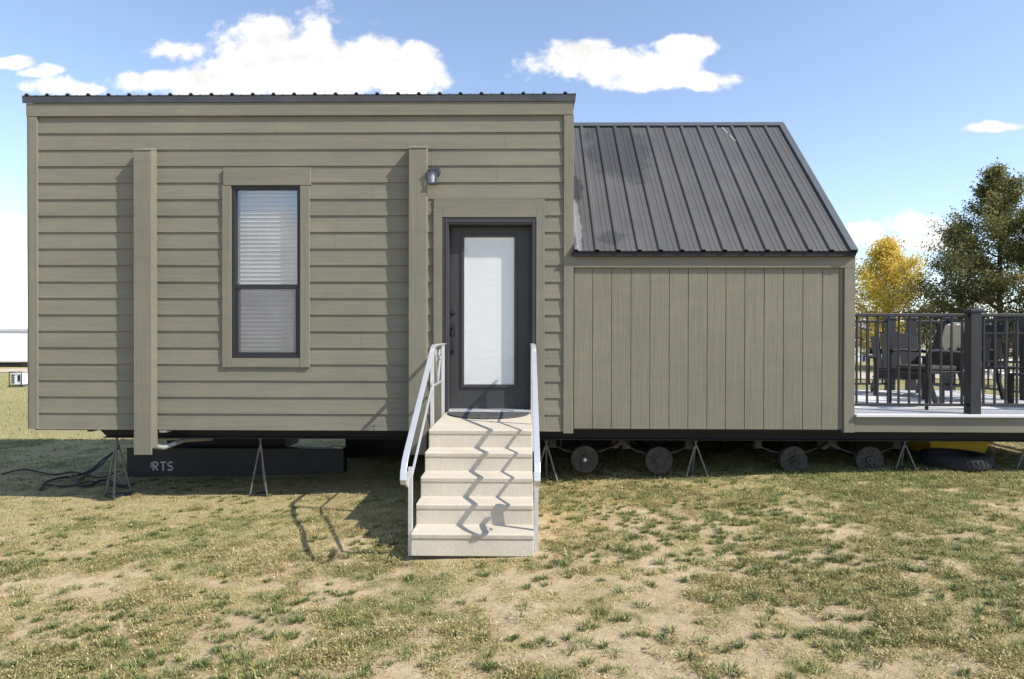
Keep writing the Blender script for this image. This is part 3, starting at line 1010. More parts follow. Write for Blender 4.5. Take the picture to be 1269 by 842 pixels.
rk.hexa([on_roof(xe1 - .045, -.012, .0245), on_roof(xe1 + .03, -.012, .0245), on_roof(xe1 + .03, SL, .0245), on_roof(xe1 - .045, SL, .0245),
         on_roof(xe1 - .045, -.012, .029), on_roof(xe1 + .03, -.012, .029), on_roof(xe1 + .03, SL, .029), on_roof(xe1 - .045, SL, .029)])
rk.hexa([on_roof(xe1 + .026, -.012, -.10), on_roof(xe1 + .031, -.012, -.10), on_roof(xe1 + .031, SL + .08, -.10), on_roof(xe1 + .026, SL + .08, -.10),
         on_roof(xe1 + .026, -.012, .0243), on_roof(xe1 + .031, -.012, .0243), on_roof(xe1 + .031, SL, .0243), on_roof(xe1 + .026, SL, .0243)])
rk.build('rake_flashing', M['teal'], groof)
MB().box(xe0, xe1 + .02, EY + .012, EY + .05, EZ - .052, EZ - .008).build('eave_flashing', 'black_steel', groof)
# the pale scratch down the sheet
sx0 = X_(893, 160, RY); sx1 = X_(921, 196, 1.4)
MB().bar(on_roof(sx0 + .0, SL - .05, .0045), on_roof(sx1, SL * .765, .0045), .008, .001, nrm).build('scratch', 'letter', groof)

# chassis
zb0, zb1 = Z_(600, 545, .20) + .012, z_pb - .013
cb = MB()
cb.prism([(X_(98), zb1), (X_(112), zb0), (7.0, zb0), (7.0, zb1)], 'y', .26, .30)
cb.prism([(X_(112) + .01, zb0 - .012), (7.0, zb0 - .012), (7.0, zb0), (X_(112) + .01, zb0)], 'y', .20, .36)
cb.build('chassis_beam', 'black_steel', house)
cb = MB()
cb.box(X_(112), 7.0, DEPTH_L - .2, DEPTH_L - .15, zb0 - .02, zb1)
cb.build('chassis_beam', 'black_steel', house)
cm = MB()
for x in np.arange(-4.9, 6.9, .61):
    cm.box(x, x + .05, .31, DEPTH_L - .21, zb0 + .04, zb1 - .001)
cm.build('cross_member', 'black_steel', house)
MB().box(xL + .05, xR, .015, DEPTH_L, z_bot - .012, z_bot - .001).box(xR + .001, xRW - .01, .0, DEPTH_R, z_pb - .011, z_pb - .0005).build('floor', 'black_steel', house)

sk = MB(); skx = np.linspace(X_(428, 548, 2.45), X_(1146, 548, 2.45), 9)  # panels added at the rear to keep back light out from under the floor
for a_, b_x in zip(skx[:-1], skx[1:]):
    g_ = min(gzf(a_, 2.45), gzf(b_x, 2.45)) - .03
    sk.box(a_ + .004, b_x - .004, 2.44, 2.46, g_, zb1 - .002)
sk.box(skx[0], skx[-1], 2.4605, 2.48, zb1 - .10, zb1 - .002)
sk.build('rear_light_block', 'black_steel', house)

HUBS = [(724.5, 569), (816.5, 570.5), (983, 570), (1077, 570)]
HY = .38
for i, (px, py) in enumerate(HUBS):
    c = P(px, py, HY); r = .150
    mb = MB().lathe([(.0005, -.05), (.045, -.05), (.05, -.02), (r * .8, -.012), (r * .93, -.02), (r, -.02), (r + .004, .0), (r, .02), (r * .98, .07), (.0005, .07)], c, 'y', 40)
    for k in range(5):
        a = 2 * math.pi * k / 5 + i
        mb.lathe([(.0005, -.034), (.011, -.034), (.011, -.01), (.0005, -.01)], c + Vector((math.cos(a) * .075, 0, math.sin(a) * .075)), 'y', 8)
        mb.bar(c + Vector((math.cos(a + .6) * .05, -.018, math.sin(a + .6) * .05)), c + Vector((math.cos(a + .6) * .135, -.018, math.sin(a + .6) * .135)), .008, .012, (0, 1, 0))
    wh = mb.build('wheel_drum', 'drum', house, smooth=True)
    MB().lathe([(.0005, -.068), (.016, -.066), (.022, -.052), (.022, -.0505), (.0005, -.0505)], c, 'y', 20).build('hub_cap', 'alu' if i == 0 else 'drum', wh, smooth=True)
    ax = MB().tube([c + Vector((0, .08, 0)), c + Vector((0, DEPTH_L - .5, 0))], .035, 12)
    ax.build('axle', 'black_steel', wh, smooth=True)
    sp = MB()
    path = []
    zt2 = zb0 - .02
    for k in range(13):
        t = k / 12 * 2 - 1
        path.append((c.x + t * .36, HY + .12, c.z + .055 + .085 * t * t))
    sp.ribbon(path, .05, .012, (0, 1, 0)); sp.ribbon([(p[0] * 1, p[1], p[2] - .013) for p in path[2:-2]], .05, .010, (0, 1, 0))
    for t in (-1, 1):
        x = c.x + t * .36
        sp.box(x - .04, x + .04, HY + .085, HY + .155, c.z + .11, zb0 + .02)
    sp.box(c.x - .05, c.x + .05, HY + .08, HY + .16, c.z + .02, c.z + .075)
    sp.build('leaf_spring', 'drum', house)
for (a, b) in ((0, 1), (2, 3)):
    m = (P(*HUBS[a], HY) + P(*HUBS[b], HY)) / 2
    eq = MB().prism([(m.x - .05, zb0 + .02), (m.x + .05, zb0 + .02), (m.x + .03, zb0 - .06), (m.x + .11, zb0 - .12), (m.x + .07, zb0 - .14), (m.x, zb0 - .09), (m.x - .07, zb0 - .14), (m.x - .11, zb0 - .12), (m.x - .03, zb0 - .06)], 'y', .38, .46)
    eq.build('equalizer', 'drum', house)

# drain pipe under the floor
tk = MB().tube([P(190, 553, .05), P(203, 555, .06), P(216, 550, .12), P(228, 545.5, .3), P(262, 543.5, .6)], .026, 12)
tk.tube([P(193, 545, .35), P(260, 542.5, .55)], .014, 8)
tk.build('drain_pipe', 'pvc', house, smooth=True)
MB().box(X_(195.5), X_(205), .02, .12, Z_(200, 536.5), Z_(200, 532.9)).build('bracket', 'white', house)

# ------------------------------------------------------------------ wall lantern
lx, lz = X_(538.5, 214), Z_(538, 214)
lan = thing('wall_lantern', 'small pewter outdoor lantern on the siding beside the door', 'wall lamp', (lx, -.015, lz))
MB().lathe([(.0005, -.022), (.05, -.018), (.058, -.006), (.058, .014), (.0005, .014)], (lx + .01, -.015, lz), 'y', 28).build('backplate', 'silver_dark', lan, smooth=True)
cx_, cy_ = lx - .004, -.12
lb0, lb1 = lz - .155, lz - .02
cg = MB()
for (sx_, sy_) in ((-1, -1), (1, -1), (1, 1), (-1, 1)):
    cg.bar((cx_ + sx_ * .034, cy_ + sy_ * .034, lb0 + .012), (cx_ + sx_ * .040, cy_ + sy_ * .040, lb1), .009, .009)
cg.box(cx_ - .046, cx_ + .046, cy_ - .046, cy_ + .046, lb0, lb0 + .013)
cg.box(cx_ - .05, cx_ + .05, cy_ - .05, cy_ + .05, lb1, lb1 + .012)
cg.lathe([(.0005, .06), (.012, .055), (.03, .03), (.05, .0125), (.0005, .0125)], (cx_, cy_, lb1), 'z', 16)
cg.tube([(lx + .01, -.03, lz + .01), (lx + .006, -.07, lz + .045), (cx_, cy_ + .01, lz + .06), (cx_, cy_, lb1 + .055)], .008, 10)
cg.build('cage', 'silver_dark', lan, smooth=True)
MB().box(cx_ - .033, cx_ + .033, cy_ - .033, cy_ + .033, lb0 + .014, lb1 - .002).build('glass_shade', 'lampglass', lan)
MB().lathe([(.0005, .0), (.012, .0), (.016, .03), (.02, .055), (.012, .085), (.0005, .095)], (cx_, cy_, lb0 + .02), 'z', 16).build('bulb', 'white', lan, smooth=True)

# ------------------------------------------------------------------ entry steps
SX0, SX1 = -.808, .088
RISE, TREAD, YB = .159, .2265, -7 + 4.756
steps = thing('entry_steps', 'beige precast concrete entry steps with aluminium handrails below the door', 'steps', ((SX0 + SX1) / 2, YB / 2, 0))
poly = [(YB, .01)]
pz = .017
ztop = .803
rr_ = (ztop - .017) / 5
y = YB
for i in range(5):
    zt_ = .017 + rr_ * (i + 1)
    poly += [(y + .012, zt_ - .045), (y + .004, zt_ - .035), (y + .002, zt_ - .010), (y + .008, zt_)]
    if i < 4:
        y += TREAD
        poly += [(y + .006, zt_ - .001)]
poly += [(-.045, ztop), (-.045, .30), (-.55, .12), (-.9, .01)]
sb = MB().prism(poly, 'x', SX0, SX1)
sb.build('step_block', 'concrete', steps, 0.006)
bk = MB()
for (x0, x1) in ((SX0 + .1, SX0 + .35), (SX1 - .4, SX1 - .1)):
    bk.box(x0, x1, YB + .03, YB + .15, -.06, .0095)
bk.build('support_block', 'bark', steps, .004)
LZ = 1.53


def handrail(X, side):
    out = X + side * .02
    yd = lambda d: d - 7.0
    path = [(out, -.05, LZ), (out, yd(6.4), LZ), (out, yd(6.16), LZ - .004), (out, yd(6.06), LZ - .03)]
    a = Vector((out, yd(6.06), LZ - .03)); b = Vector((out, yd(4.70), .78))
    for k in range(1, 7): path.append(tuple(a.lerp(b, k / 6)))
    path += [(out, yd(4.615), .722), (out, yd(4.565), .665), (out, yd(4.555), .61), (out, yd(4.585), .575), (out, yd(4.64), .568), (out, yd(4.70), .585), (out, yd(4.83), .61)]
    hr = MB().ribbon(path, .044, .012, (1, 0, 0)).build('handrail', 'alu', steps, .003)
    def post(y, z0, z1):
        MB().box(out - .016, out + .016, y - .016, y + .016, z0, z1).build('rail_post', 'alu', hr, .003)
    post(yd(6.03), ztop - .25, LZ - .036); post(yd(6.86), ztop - .25, LZ - .007); post(yd(4.86), -.02, .64)
    lr = MB().bar((out, yd(6.03) + .017, 1.15), (out, yd(6.86) - .017, 1.15), .012, .016)
    lr.bar((out, yd(6.03) - .017, 1.14), (out, yd(4.86) + .017, .545), .014, .022)
    lr.build('lower_rail', 'alu', hr)
    for (ya_, yb_) in ((6.28, 6.45), (6.62, 6.45)):
        MB().bar((out, yd(ya_), LZ - .15), (out, yd(yb_), 1.155), .012, .014, (1, 0, 0)).build('brace', 'alu', hr)
    for (yc, zc, r, w_) in ((6.30, LZ - .10, .05, .014), (6.60, LZ - .10, .05, .014), (4.72, .56, .035, .016), (6.0, 1.19, .035, .016)):
        MB().ribbon([(out, yd(yc) + r * math.cos(t), zc + r * math.sin(t)) for t in np.linspace(0, 5.9, 20)], w_, .006, (1, 0, 0)).build('scroll', 'alu', hr)


handrail(SX0, -1)
handrail(SX1, 1)

# door mat
dm = MB(); cxm = (SX0 + SX1) / 2 + .01; pts = []
for k in range(25):
    t = math.pi * k / 24
    pts.append((cxm + .43 * math.cos(t), -.12 - .52 * math.sin(t)))
dm.prism(pts, 'z', ztop + .001, ztop + .014)
o = dm.build('door_mat', 'mat', None, .003)
tag(o, 'half round charcoal door mat lying on the top step', 'door mat')


# ------------------------------------------------------------------ jack stands
def jack_stand(px, pyt, Y, label, first=[None], rot=0.0, w=.12):
    top = P(px, pyt, Y); g_ = gzf(top.x, Y)
    h = top.z - g_
    if first[0] is None:
        root = thing('jack_stand', label, 'jack stand', (0, 0, 0), 'jack stands under the trailer house')
        H = 1.0
        MB().lathe([(.0005, H), (.035, H), (.035, H - .02), (.014, H - .03), (.014, H - .10), (.026, H - .12), (.022, H - .22), (.0005, H - .22)], (0, 0, 0), 'z', 16).build('jack_head', 'jack', root, smooth=True)
        for k in range(3):
            a = 2 * math.pi * k / 3 - math.pi / 2
            MB().tube([(math.cos(a) * .018, math.sin(a) * .018, H - .14), (math.cos(a) * .19, math.sin(a) * .19, .01)], .014, 8).build('leg', 'jack', root, smooth=True)
        bs = MB()
        for k in range(3):
            a = 2 * math.pi * k / 3 - math.pi / 2; b = a + 2 * math.pi / 3
            bs.bar((math.cos(a) * .19, math.sin(a) * .19, .03), (math.cos(b) * .19, math.sin(b) * .19, .03), .022, .022)
        bs.build('base_frame', 'box_steel', root)
        first[0] = root
    else:
        root = copy_tree(first[0]); root['label'] = label
    root.location = (top.x, Y, g_); root.rotation_euler = (0, 0, rot)
    k = w / .165
    root.scale = (k, k, h)
    return root


jack_stand(145, 541, .30, 'grey tripod jack stand next to the black cables, left of the first column', rot=.35, w=.13)
jack_stand(323, 543.5, .30, 'grey jack stand below the window, in front of the stencilled black beam', rot=1.0, w=.10)
jack_stand(677, 546, .30, 'grey jack stand just right of the entry steps, partly hidden by the handrail', rot=1.0, w=.13)
jack_stand(862, 546.5, .30, 'grey jack stand between the second and third wheel drums', rot=1.05, w=.12)
jack_stand(1121, 547, .30, 'grey jack stand between the last wheel drum and the tyre', rot=.8, w=.10)
jack_stand(1273, 547.5, .30, 'grey jack stand right of the tyre under the deck, at the edge of the photo', rot=.8, w=.13)

# long black beam lying under the house
by = 1.35
bx0, bx1 = X_(157, 570, by), X_(426, 570, by)
bzt = Z_(300, 556, by)
ch = thing('steel_beam', 'long black steel beam stencilled RTS lying in the grass under the house', 'beam', ((bx0 + bx1) / 2, by, gzf((bx0 + bx1) / 2, by)))
b_ = MB(); gb = gzf(-3.5, by) - .03
b_.prism([(bx0, gb), (bx1 - .02, gb), (bx1, gb + .03), (bx1, bzt - .01), (bx1 - .02, bzt), (bx0, bzt)], 'y', by, by + .16)
b_.build('beam_body', 'box_steel', ch, .006)
MB().box(bx1 - .14, bx1 - .02, by + .02, by + .08, bzt + .001, bzt + .022).build('wood_shim', 'cream', ch, .003)
lz0, lz1 = Z_(200, 583.2, by), Z_(200, 572.3, by); lh = lz1 - lz0
LT = MB()


def stroke(a, b, w=.018):
    LT.bar((a[0], by - .0045, a[1]), (b[0], by - .0045, b[1]), .0025, w, (b[1] - a[1], 0, -(b[0] - a[0])))


def letx(px): return X_(px, 578, by)


xr0, xr1 = letx(190.3), letx(195.6); lw_ = xr1 - xr0
stroke((xr0, lz0), (xr0, lz1)); stroke((xr0 + .014, lz1 - .008), (xr1 - .006, lz1 - .008)); stroke((xr0 + .014, lz0 + lh * .5), (xr1 - .006, lz0 + lh * .5))
stroke((xr1, lz1 - .018), (xr1, lz0 + lh * .56)); stroke((xr0 + .022, lz0 + lh * .42), (xr1 + .002, lz0))
xt = letx(202.5)
stroke((letx(199.2), lz1 - .008), (letx(205.8), lz1 - .008)); stroke((xt, lz0), (xt, lz1 - .022))
xs0, xs1 = letx(208.6), letx(214)
stroke((xs0 + .010, lz1 - .008), (xs1, lz1 - .008)); stroke((xs0, lz1 - .016), (xs0, lz0 + lh * .58)); stroke((xs0 + .008, lz0 + lh * .5), (xs1 - .008, lz0 + lh * .5))
stroke((xs1, lz0 + lh * .42), (xs1, lz0 + .016)); stroke((xs0 - .004, lz0 + .008), (xs1 - .008, lz0 + .008))
stroke((letx(187.2), lz0 + lh * .3), (letx(187.8), lz0 + lh * .92), .010)
LT.build('stencil_lettering', 'letter', ch)
MB().box(X_(206, 550, 1.7), X_(352, 550, 1.7), 1.7, 2.3, Z_(340, 557.5, 1.7), z_bot - .0135).build('dark_fill_box', 'black_steel', house, .02)  # black box added to darken the gap between chassis and beam


# cables on the ground, left
def cable(pts, r, label):
    path = []
    pv = [Vector((p.x, p.y, gzf(p.x, p.y) + dz)) for p, dz in pts]
    for i in range(len(pv) - 1):
        p0 = pv[max(i - 1, 0)]; p1 = pv[i]; p2 = pv[i + 1]; p3 = pv[min(i + 2, len(pv) - 1)]
        for k in range(8):
            t = k / 8
            path.append(.5 * ((2 * p1) + (-p0 + p2) * t + (2 * p0 - 5 * p1 + 4 * p2 - p3) * t * t + (-p0 + 3 * p1 - 3 * p2 + p3) * t ** 3))
    path.append(pv[-1])
    o = MB().tube(path, r, 8).build('cable', 'rubber', None, smooth=True)
    tag(o, label, 'cable', 'cables on the grass by the left jack stand')


def G(px, py):
    """the ground point seen at a pixel (used to lay things on the lawn)"""
    z = -.12
    for _ in range(4):
        d = CR @ Vector(((px - 634.5) / FPX, -(py - 421) / FPX, -1))
        t = (z - CAM.z) / d.z
        q = CAM + d * t
        z = gzf(q.x, q.y)
    return q


cable([(G(50, 609), .02), (G(57, 601), .03), (G(72, 596), .03), (G(92, 593), .03), (G(112, 588), .05), (G(128, 580), .12), (G(140, 576), .16)], .014, 'black cable running from the left jack stand out to the left over the grass')
cable([(G(140, 572), .14), (G(126, 583), .08), (G(108, 591), .03), (G(96, 598), .02), (G(97, 603), .02), (G(110, 604), .02), (G(130, 598), .03), (G(150, 604), .02), (G(166, 602), .02)], .013, 'black cable looping in a curve between the legs of the left jack stand')

cable([(G(158, 606), .02), (G(134, 603), .02), (G(112, 599), .02), (G(84, 605), .02), (G(58, 603), .02)], .009, 'thin black cable lying straight across the grass below the looped cable')
cable([(G(148, 590), .06), (G(122, 594), .02), (G(92, 587), .02), (G(66, 590), .02), (G(30, 584), .02), (G(2, 590), .02)], .009, 'thin black cable reaching farthest left to the edge of the photo')

# tyre and yellow tub under the deck
tc = P(1184.5, 570, .47); tg = gzf(tc.x, tc.y) - .01
ty = thing('tyre', 'black tyre lying flat on the grass under the deck', 'tyre', (tc.x, tc.y, tg))
prf = []
for k in range(25):
    a = 2 * math.pi * k / 24
    prf.append((.275 + .085 * math.copysign(abs(math.cos(a)) ** .55, math.cos(a)), .075 + .075 * math.copysign(abs(math.sin(a)) ** .6, math.sin(a))))
MB().lathe(prf, (tc.x, tc.y, tg), 'z', 56).build('tyre_body', 'rubber', ty, smooth=True)
tr_ = MB()
for k in range(44):
    a = 2 * math.pi * k / 44
    for (h0, h1, s) in ((.03, .07, .05), (.08, .12, -.05)):
        p = Vector((tc.x + math.cos(a) * .358, tc.y + math.sin(a) * .358, tg + h0)); q = Vector((tc.x + math.cos(a + s) * .358, tc.y + math.sin(a + s) * .358, tg + h1))
        tr_.bar(p, q, .012, .012, (math.cos(a), math.sin(a), 0))
tr_.build('tread', 'rubber', ty)
yb_ = .90
yx0, yx1 = X_(1152, 556, yb_), X_(1228, 556, yb_); yzt = Z_(1190, 546, yb_); yg = gzf((yx0 + yx1) / 2, yb_)
yt = MB()
yt.hexa([(yx0 + .06, yb_ + .05, yg), (yx1 - .06, yb_ + .05, yg), (yx1 - .06, yb_ + .5, yg), (yx0 + .06, yb_ + .5, yg), (yx0, yb_, yzt), (yx1, yb_, yzt), (yx1, yb_ + .55, yzt), (yx0, yb_ + .55, yzt)])
yt.box(yx0 - .02, yx1 + .02, yb_ - .02, yb_ - .002, yzt - .03, yzt + .004)
yt.box(yx1 + .002, yx1 + .02, yb_ - .001, yb_ + .55, yzt - .03, yzt + .004)
tag(yt.build('plastic_tub', 'yellow', None, .008), 'yellow plastic tub standing behind the tyre under the deck', 'tub')

# ------------------------------------------------------------------ deck
DX0, DX1, DY1 = xRW + .004, 6.62, 3.2
dzf = Z_(1160, 513.6)
deck = thing('porch_deck', 'pale grey timber deck with dark railings at the right end of the house', 'deck', ((DX0 + DX1) / 2, DY1 / 2, gzf(5, 1)))
fl = MB(); yy = -.062
while yy < DY1:
    fl.box(DX0, DX1, yy, min(yy + .136, DY1 + .02), dzf - .026, dzf); yy += .141
fl.build('deck_floor', 'deck', deck, .003)
MB().box(DX0, DX1, -.020, .002, Z_(1160, 535.8), dzf - .027).box(DX1 - .022, DX1, .0005, DY1, Z_(1160, 535.8), dzf - .027).box(DX0, DX1 - .0225, DY1 - .022, DY1, Z_(1160, 535.8), dzf - .027).build('fascia_board', 'trim_h', deck, .003)
jo = MB()
for x in np.arange(DX0 + .1, DX1 - .1, .4):
    jo.box(x, x + .038, .001, DY1 - .023, dzf - .16, dzf - .028)
jo.build('joist', 'black_steel', deck)
RT = Z_(1130, 388.6, .04); RB = Z_(1130, 502.0, .04)


def deck_post(x0, y0, w=.112):
    p = MB().box(x0, x0 + w, y0, y0 + w, dzf + .0005, RT + .015).build('rail_post', 'rail', deck, .004)
    c = MB().box(x0 - .012, x0 + w + .012, y0 - .012, y0 + w + .012, RT + .0155, RT + .038)
    c.hexa([(x0 - .008, y0 - .008, RT + .0385), (x0 + w + .008, y0 - .008, RT + .0385), (x0 + w + .008, y0 + w + .008, RT + .0385), (x0 - .008, y0 + w + .008, RT + .0385),
            (x0 + .03, y0 + .03, RT + .055), (x0 + w - .03, y0 + .03, RT + .055), (x0 + w - .03, y0 + w - .03, RT + .055), (x0 + .03, y0 + w - .03, RT + .055)])
    c.build('post_cap', 'rail', p, .002)


fpx = X_(1203.2, 450, .0)
deck_post(fpx, .0)
deck_post(DX1 - .12, .0)
deck_post(DX1 - .12, 1.55)
deck_post(DX1 - .12, DY1 - .12)
deck_post(X_(1127, 420, DY1 - .12), DY1 - .12)
deck_post(X_(1101, 420, DY1 - .12), DY1 - .12)
NB = [0]
bal_mesh = None


def rail_run(p0, p1):
    global bal_mesh
    p0 = Vector(p0); p1 = Vector(p1); d = p1 - p0; L = d.length; d.normalize()
    z = lambda v, h: (v.x, v.y, h)
    MB().bar(z(p0, RT - .018), z(p1, RT - .018), .05, .036).build('top_rail', 'rail', deck, .006)
    MB().bar(z(p0, RB), z(p1, RB), .036, .03).build('bottom_rail', 'rail', deck, .004)
    n = max(1, round(L / .1145))
    for k in range(n):
        c = p0 + d * L * (k + .5) / n
        if bal_mesh is None:
            o = MB().box(c.x - .0095, c.x + .0095, c.y - .0095, c.y + .0095, RB + .0152, RT - .0365).build('baluster', 'rail', deck, .002)
            bal_mesh = (o, c.copy())
        else:
            o = bal_mesh[0].copy(); col.objects.link(o); o.parent = deck
            o.location = bal_mesh[0].location + Vector((c.x - bal_mesh[1].x, c.y - bal_mesh[1].y, 0))


ryc = .056
rail_run((DX0 + .002, ryc), (fpx - .001, ryc)); rail_run((fpx + .113, ryc), (DX1 - .121, ryc))
rxc = DX1 - .064
rail_run((rxc, .113), (rxc, 1.549)); rail_run((rxc, 1.663), (rxc, DY1 - .121))
fy = DY1 - .064
pA = X_(1101, 420, DY1 - .12); pB = X_(1127, 420, DY1 - .12)
rail_run((DX0 + .4, fy), (pA - .001, fy)); rail_run((pB + .113, fy), (DX1 - .121, fy))


# ------------------------------------------------------------------ deck furniture
def adirondack(loc, rot, label):
    r = thing('adirondack_chair', label, 'garden chair', (0, 0, 0))
    # faces -Y in local space
    for s in (-1, 1):
        MB().box(s * .33 - .02, s * .33 + .02, -.40, -.31, 0, .52).build('leg', 'furn', r, .004)
        MB().hexa([(s * .29 - .018, -.36, .24), (s * .29 + .018, -.36, .24), (s * .29 + .018, .42, .0), (s * .29 - .018, .42, .0),
                   (s * .29 - .018, -.36, .37), (s * .29 + .018, -.36, .37), (s * .29 + .018, .50, .06), (s * .29 - .018, .50, .06)]).build('leg', 'furn', r, .004)
        MB().box(s * .35 - .065, s * .35 + .065, -.46, .34, .521, .546).build('armrest', 'furn', r, .006)
        MB().box(s * .35 - .018, s * .35 + .018, .26, .32, .12, .5205).build('arm_support', 'furn', r, .004)
    st = MB()
    for k in range(6):
        t = k / 5; y0 = -.38 + t * .56; z = .372 - t * .15
        st.box(-.30, .30, y0, y0 + .085, z, z + .022)
    st.box(-.31, .31, -.402, -.381, .24, .37)
    st.build('seat', 'furn', r, .004)
    for k in range(5):
        t = k - 2; x = t * .112
        top = .90 - .03 * abs(t) ** 1.3
        MB().hexa([(x - .053, .16, .22), (x + .053, .16, .22), (x + .053, .182, .22), (x - .053, .182, .22),
                   (x * 1.1 - .058, .48, top), (x * 1.1 + .058, .48, top), (x * 1.1 + .058, .502, top), (x * 1.1 - .058, .502, top)]).build('back_slat', 'furn', r, .004)
    MB().box(-.33, .33, .385, .41, .56, .64).build('back_brace', 'furn', r, .004)
    r.location = loc; r.rotation_euler = (0, 0, rot)


adirondack((X_(1104, 440, 2.55), 2.35, dzf), R(-22), 'charcoal slatted adirondack chair on the deck near the house corner')


def metal_chair(loc, rot, label, proto=[None]):
    if proto[0] is None:
        r = thing('patio_chair', label, 'patio chair', (0, 0, 0), 'black metal chairs on the deck')
        for s in (-1, 1):
            MB().tube([(s * .27, -.27, 0), (s * .27, -.27, .60), (s * .27, -.24, .655), (s * .27, -.15, .665), (s * .27, .22, .64)], .019, 8).build('arm', 'black_metal', r, smooth=True)
            MB().bar((s * .25, .20, .42), (s * .25, .36, 0), .04, .045).build('leg', 'black_metal', r, .004)
        MB().box(-.25, .25, -.26, .24, .40, .43).build('seat', 'black_metal', r, .006)
        bk_ = MB().hexa([(-.25, .20, .42), (.25, .20, .42), (.25, .235, .42), (-.25, .235, .42), (-.25, .38, .98), (.25, .38, .98), (.25, .41, .98), (-.25, .41, .98)])
        bk_.build('backrest', 'black_metal', r, .008)
        MB().box(-.22, .22, -.24, .18, .4305, .49).build('seat_pad', 'taupe', r, .02)
        proto[0] = r
    else:
        r = copy_tree(proto[0]); r['label'] = label
    r.location = loc; r.rotation_euler = (0, 0, rot)
    return r


c1 = (X_(1146, 450, .78), .72, dzf)
metal_chair(c1, R(-78), 'black metal patio chair with a cream throw, just left of the front railing post')
metal_chair((X_(1196, 450, 1.75), 1.75, dzf), R(-70), 'black metal patio chair behind the front railing post, beside the bench')
# cream throw hung over the first chair's back
th = MB(); cm_ = Matrix.Translation(Vector(c1)) @ Matrix.Rotation(R(-78), 4, 'Z')
vs = []; fs = []
NU, NV = 9, 14
for i in range(NU + 1):
    for j in range(NV + 1):
        u = i / NU - .5; v_ = j / NV
        x = u * .27 + .02
        if v_ < .55:
            t = v_ / .55; z = lerp(.66 + .05 * math.sin(i * 1.7), .985, t); yq = lerp(.245, .378, (z - .42) / .56) - .022 + .006 * math.sin(i * 2.1 + j)
            if t < .6: yq -= .0
            y_ = yq - .03 * 0
        else:
            t = (v_ - .55) / .45; z = lerp(.992, .80 + .04 * math.sin(i * 1.3), t); y_ = lerp(.425, .39, t) + .008 + .006 * math.sin(i * 1.9 + j)
        p = cm_ @ Vector((x, y_, z)); vs.append(p)
for i in range(NU):
    for j in range(NV):
        a = i * (NV + 1) + j; fs.append((a, a + 1, a + NV + 2, a + NV + 1))
th.add(vs, fs)
thr = th.build('throw_blanket', 'cream', None, smooth=True)
md = thr.modifiers.new('thick', 'SOLIDIFY'); md.thickness = .014; md.offset = 0
tag(thr, 'cream throw hanging over the back of the front patio chair', 'blanket')

# slatted bench with its back to the camera
bn = thing('slatted_bench', 'black slatted bench standing on the deck right of the front post', 'bench', (0, 0, 0))
bw0 = 1.05
for x in (-bw0 / 2, bw0 / 2 - .04):
    MB().box(x, x + .04, -.25, -.21, 0, .84).build('leg', 'black_metal', bn, .003)
    MB().box(x, x + .04, .21, .25, 0, .42).build('leg', 'black_metal', bn, .003)
MB().box(-bw0 / 2, bw0 / 2, -.25, -.215, .8405, .875).box(-bw0 / 2 + .041, bw0 / 2 - .041, -.245, -.22, .50, .53).build('back_frame', 'black_metal', bn, .003)
for k in range(9):
    x = -bw0 / 2 + .07 + k * (bw0 - .19) / 8
    MB().hexa([(x, -.24, .5305), (x + .055, -.24, .5305), (x + .055, -.225, .5305), (x, -.225, .5305), (x + .02, -.24, .84), (x + .075, -.24, .84), (x + .075, -.225, .84), (x + .02, -.225, .84)]).build('back_slat', 'black_metal', bn)
stb = MB()
for k in range(5):
    stb.box(-bw0 / 2, bw0 / 2, -.20 + k * .092, -.20 + k * .092 + .075, .4205, .445)
stb.build('seat', 'black_metal', bn, .003)
bn.location = (5.72, 1.35, dzf); bn.rotation_euler = (0, 0, R(-6))
# low table
tb_ = thing('low_table', 'low dark slatted table beside the bench on the deck', 'table', (0, 0, 0))
tt = MB()
for k in range(6): tt.box(-.28, .28, -.27 + k * .092, -.27 + k * .092 + .078, .36, .385)
tt.build('tabletop', 'furn', tb_, .003)
for sx_ in (-1, 1):
    for sy_ in (-1, 1): MB().box(sx_ * .25 - .025, sx_ * .25 + .025, sy_ * .22 - .025, sy_ * .22 + .025, 0, .3595).build('leg', 'furn', tb_, .003)
tb_.location = (6.13, .75, dzf)


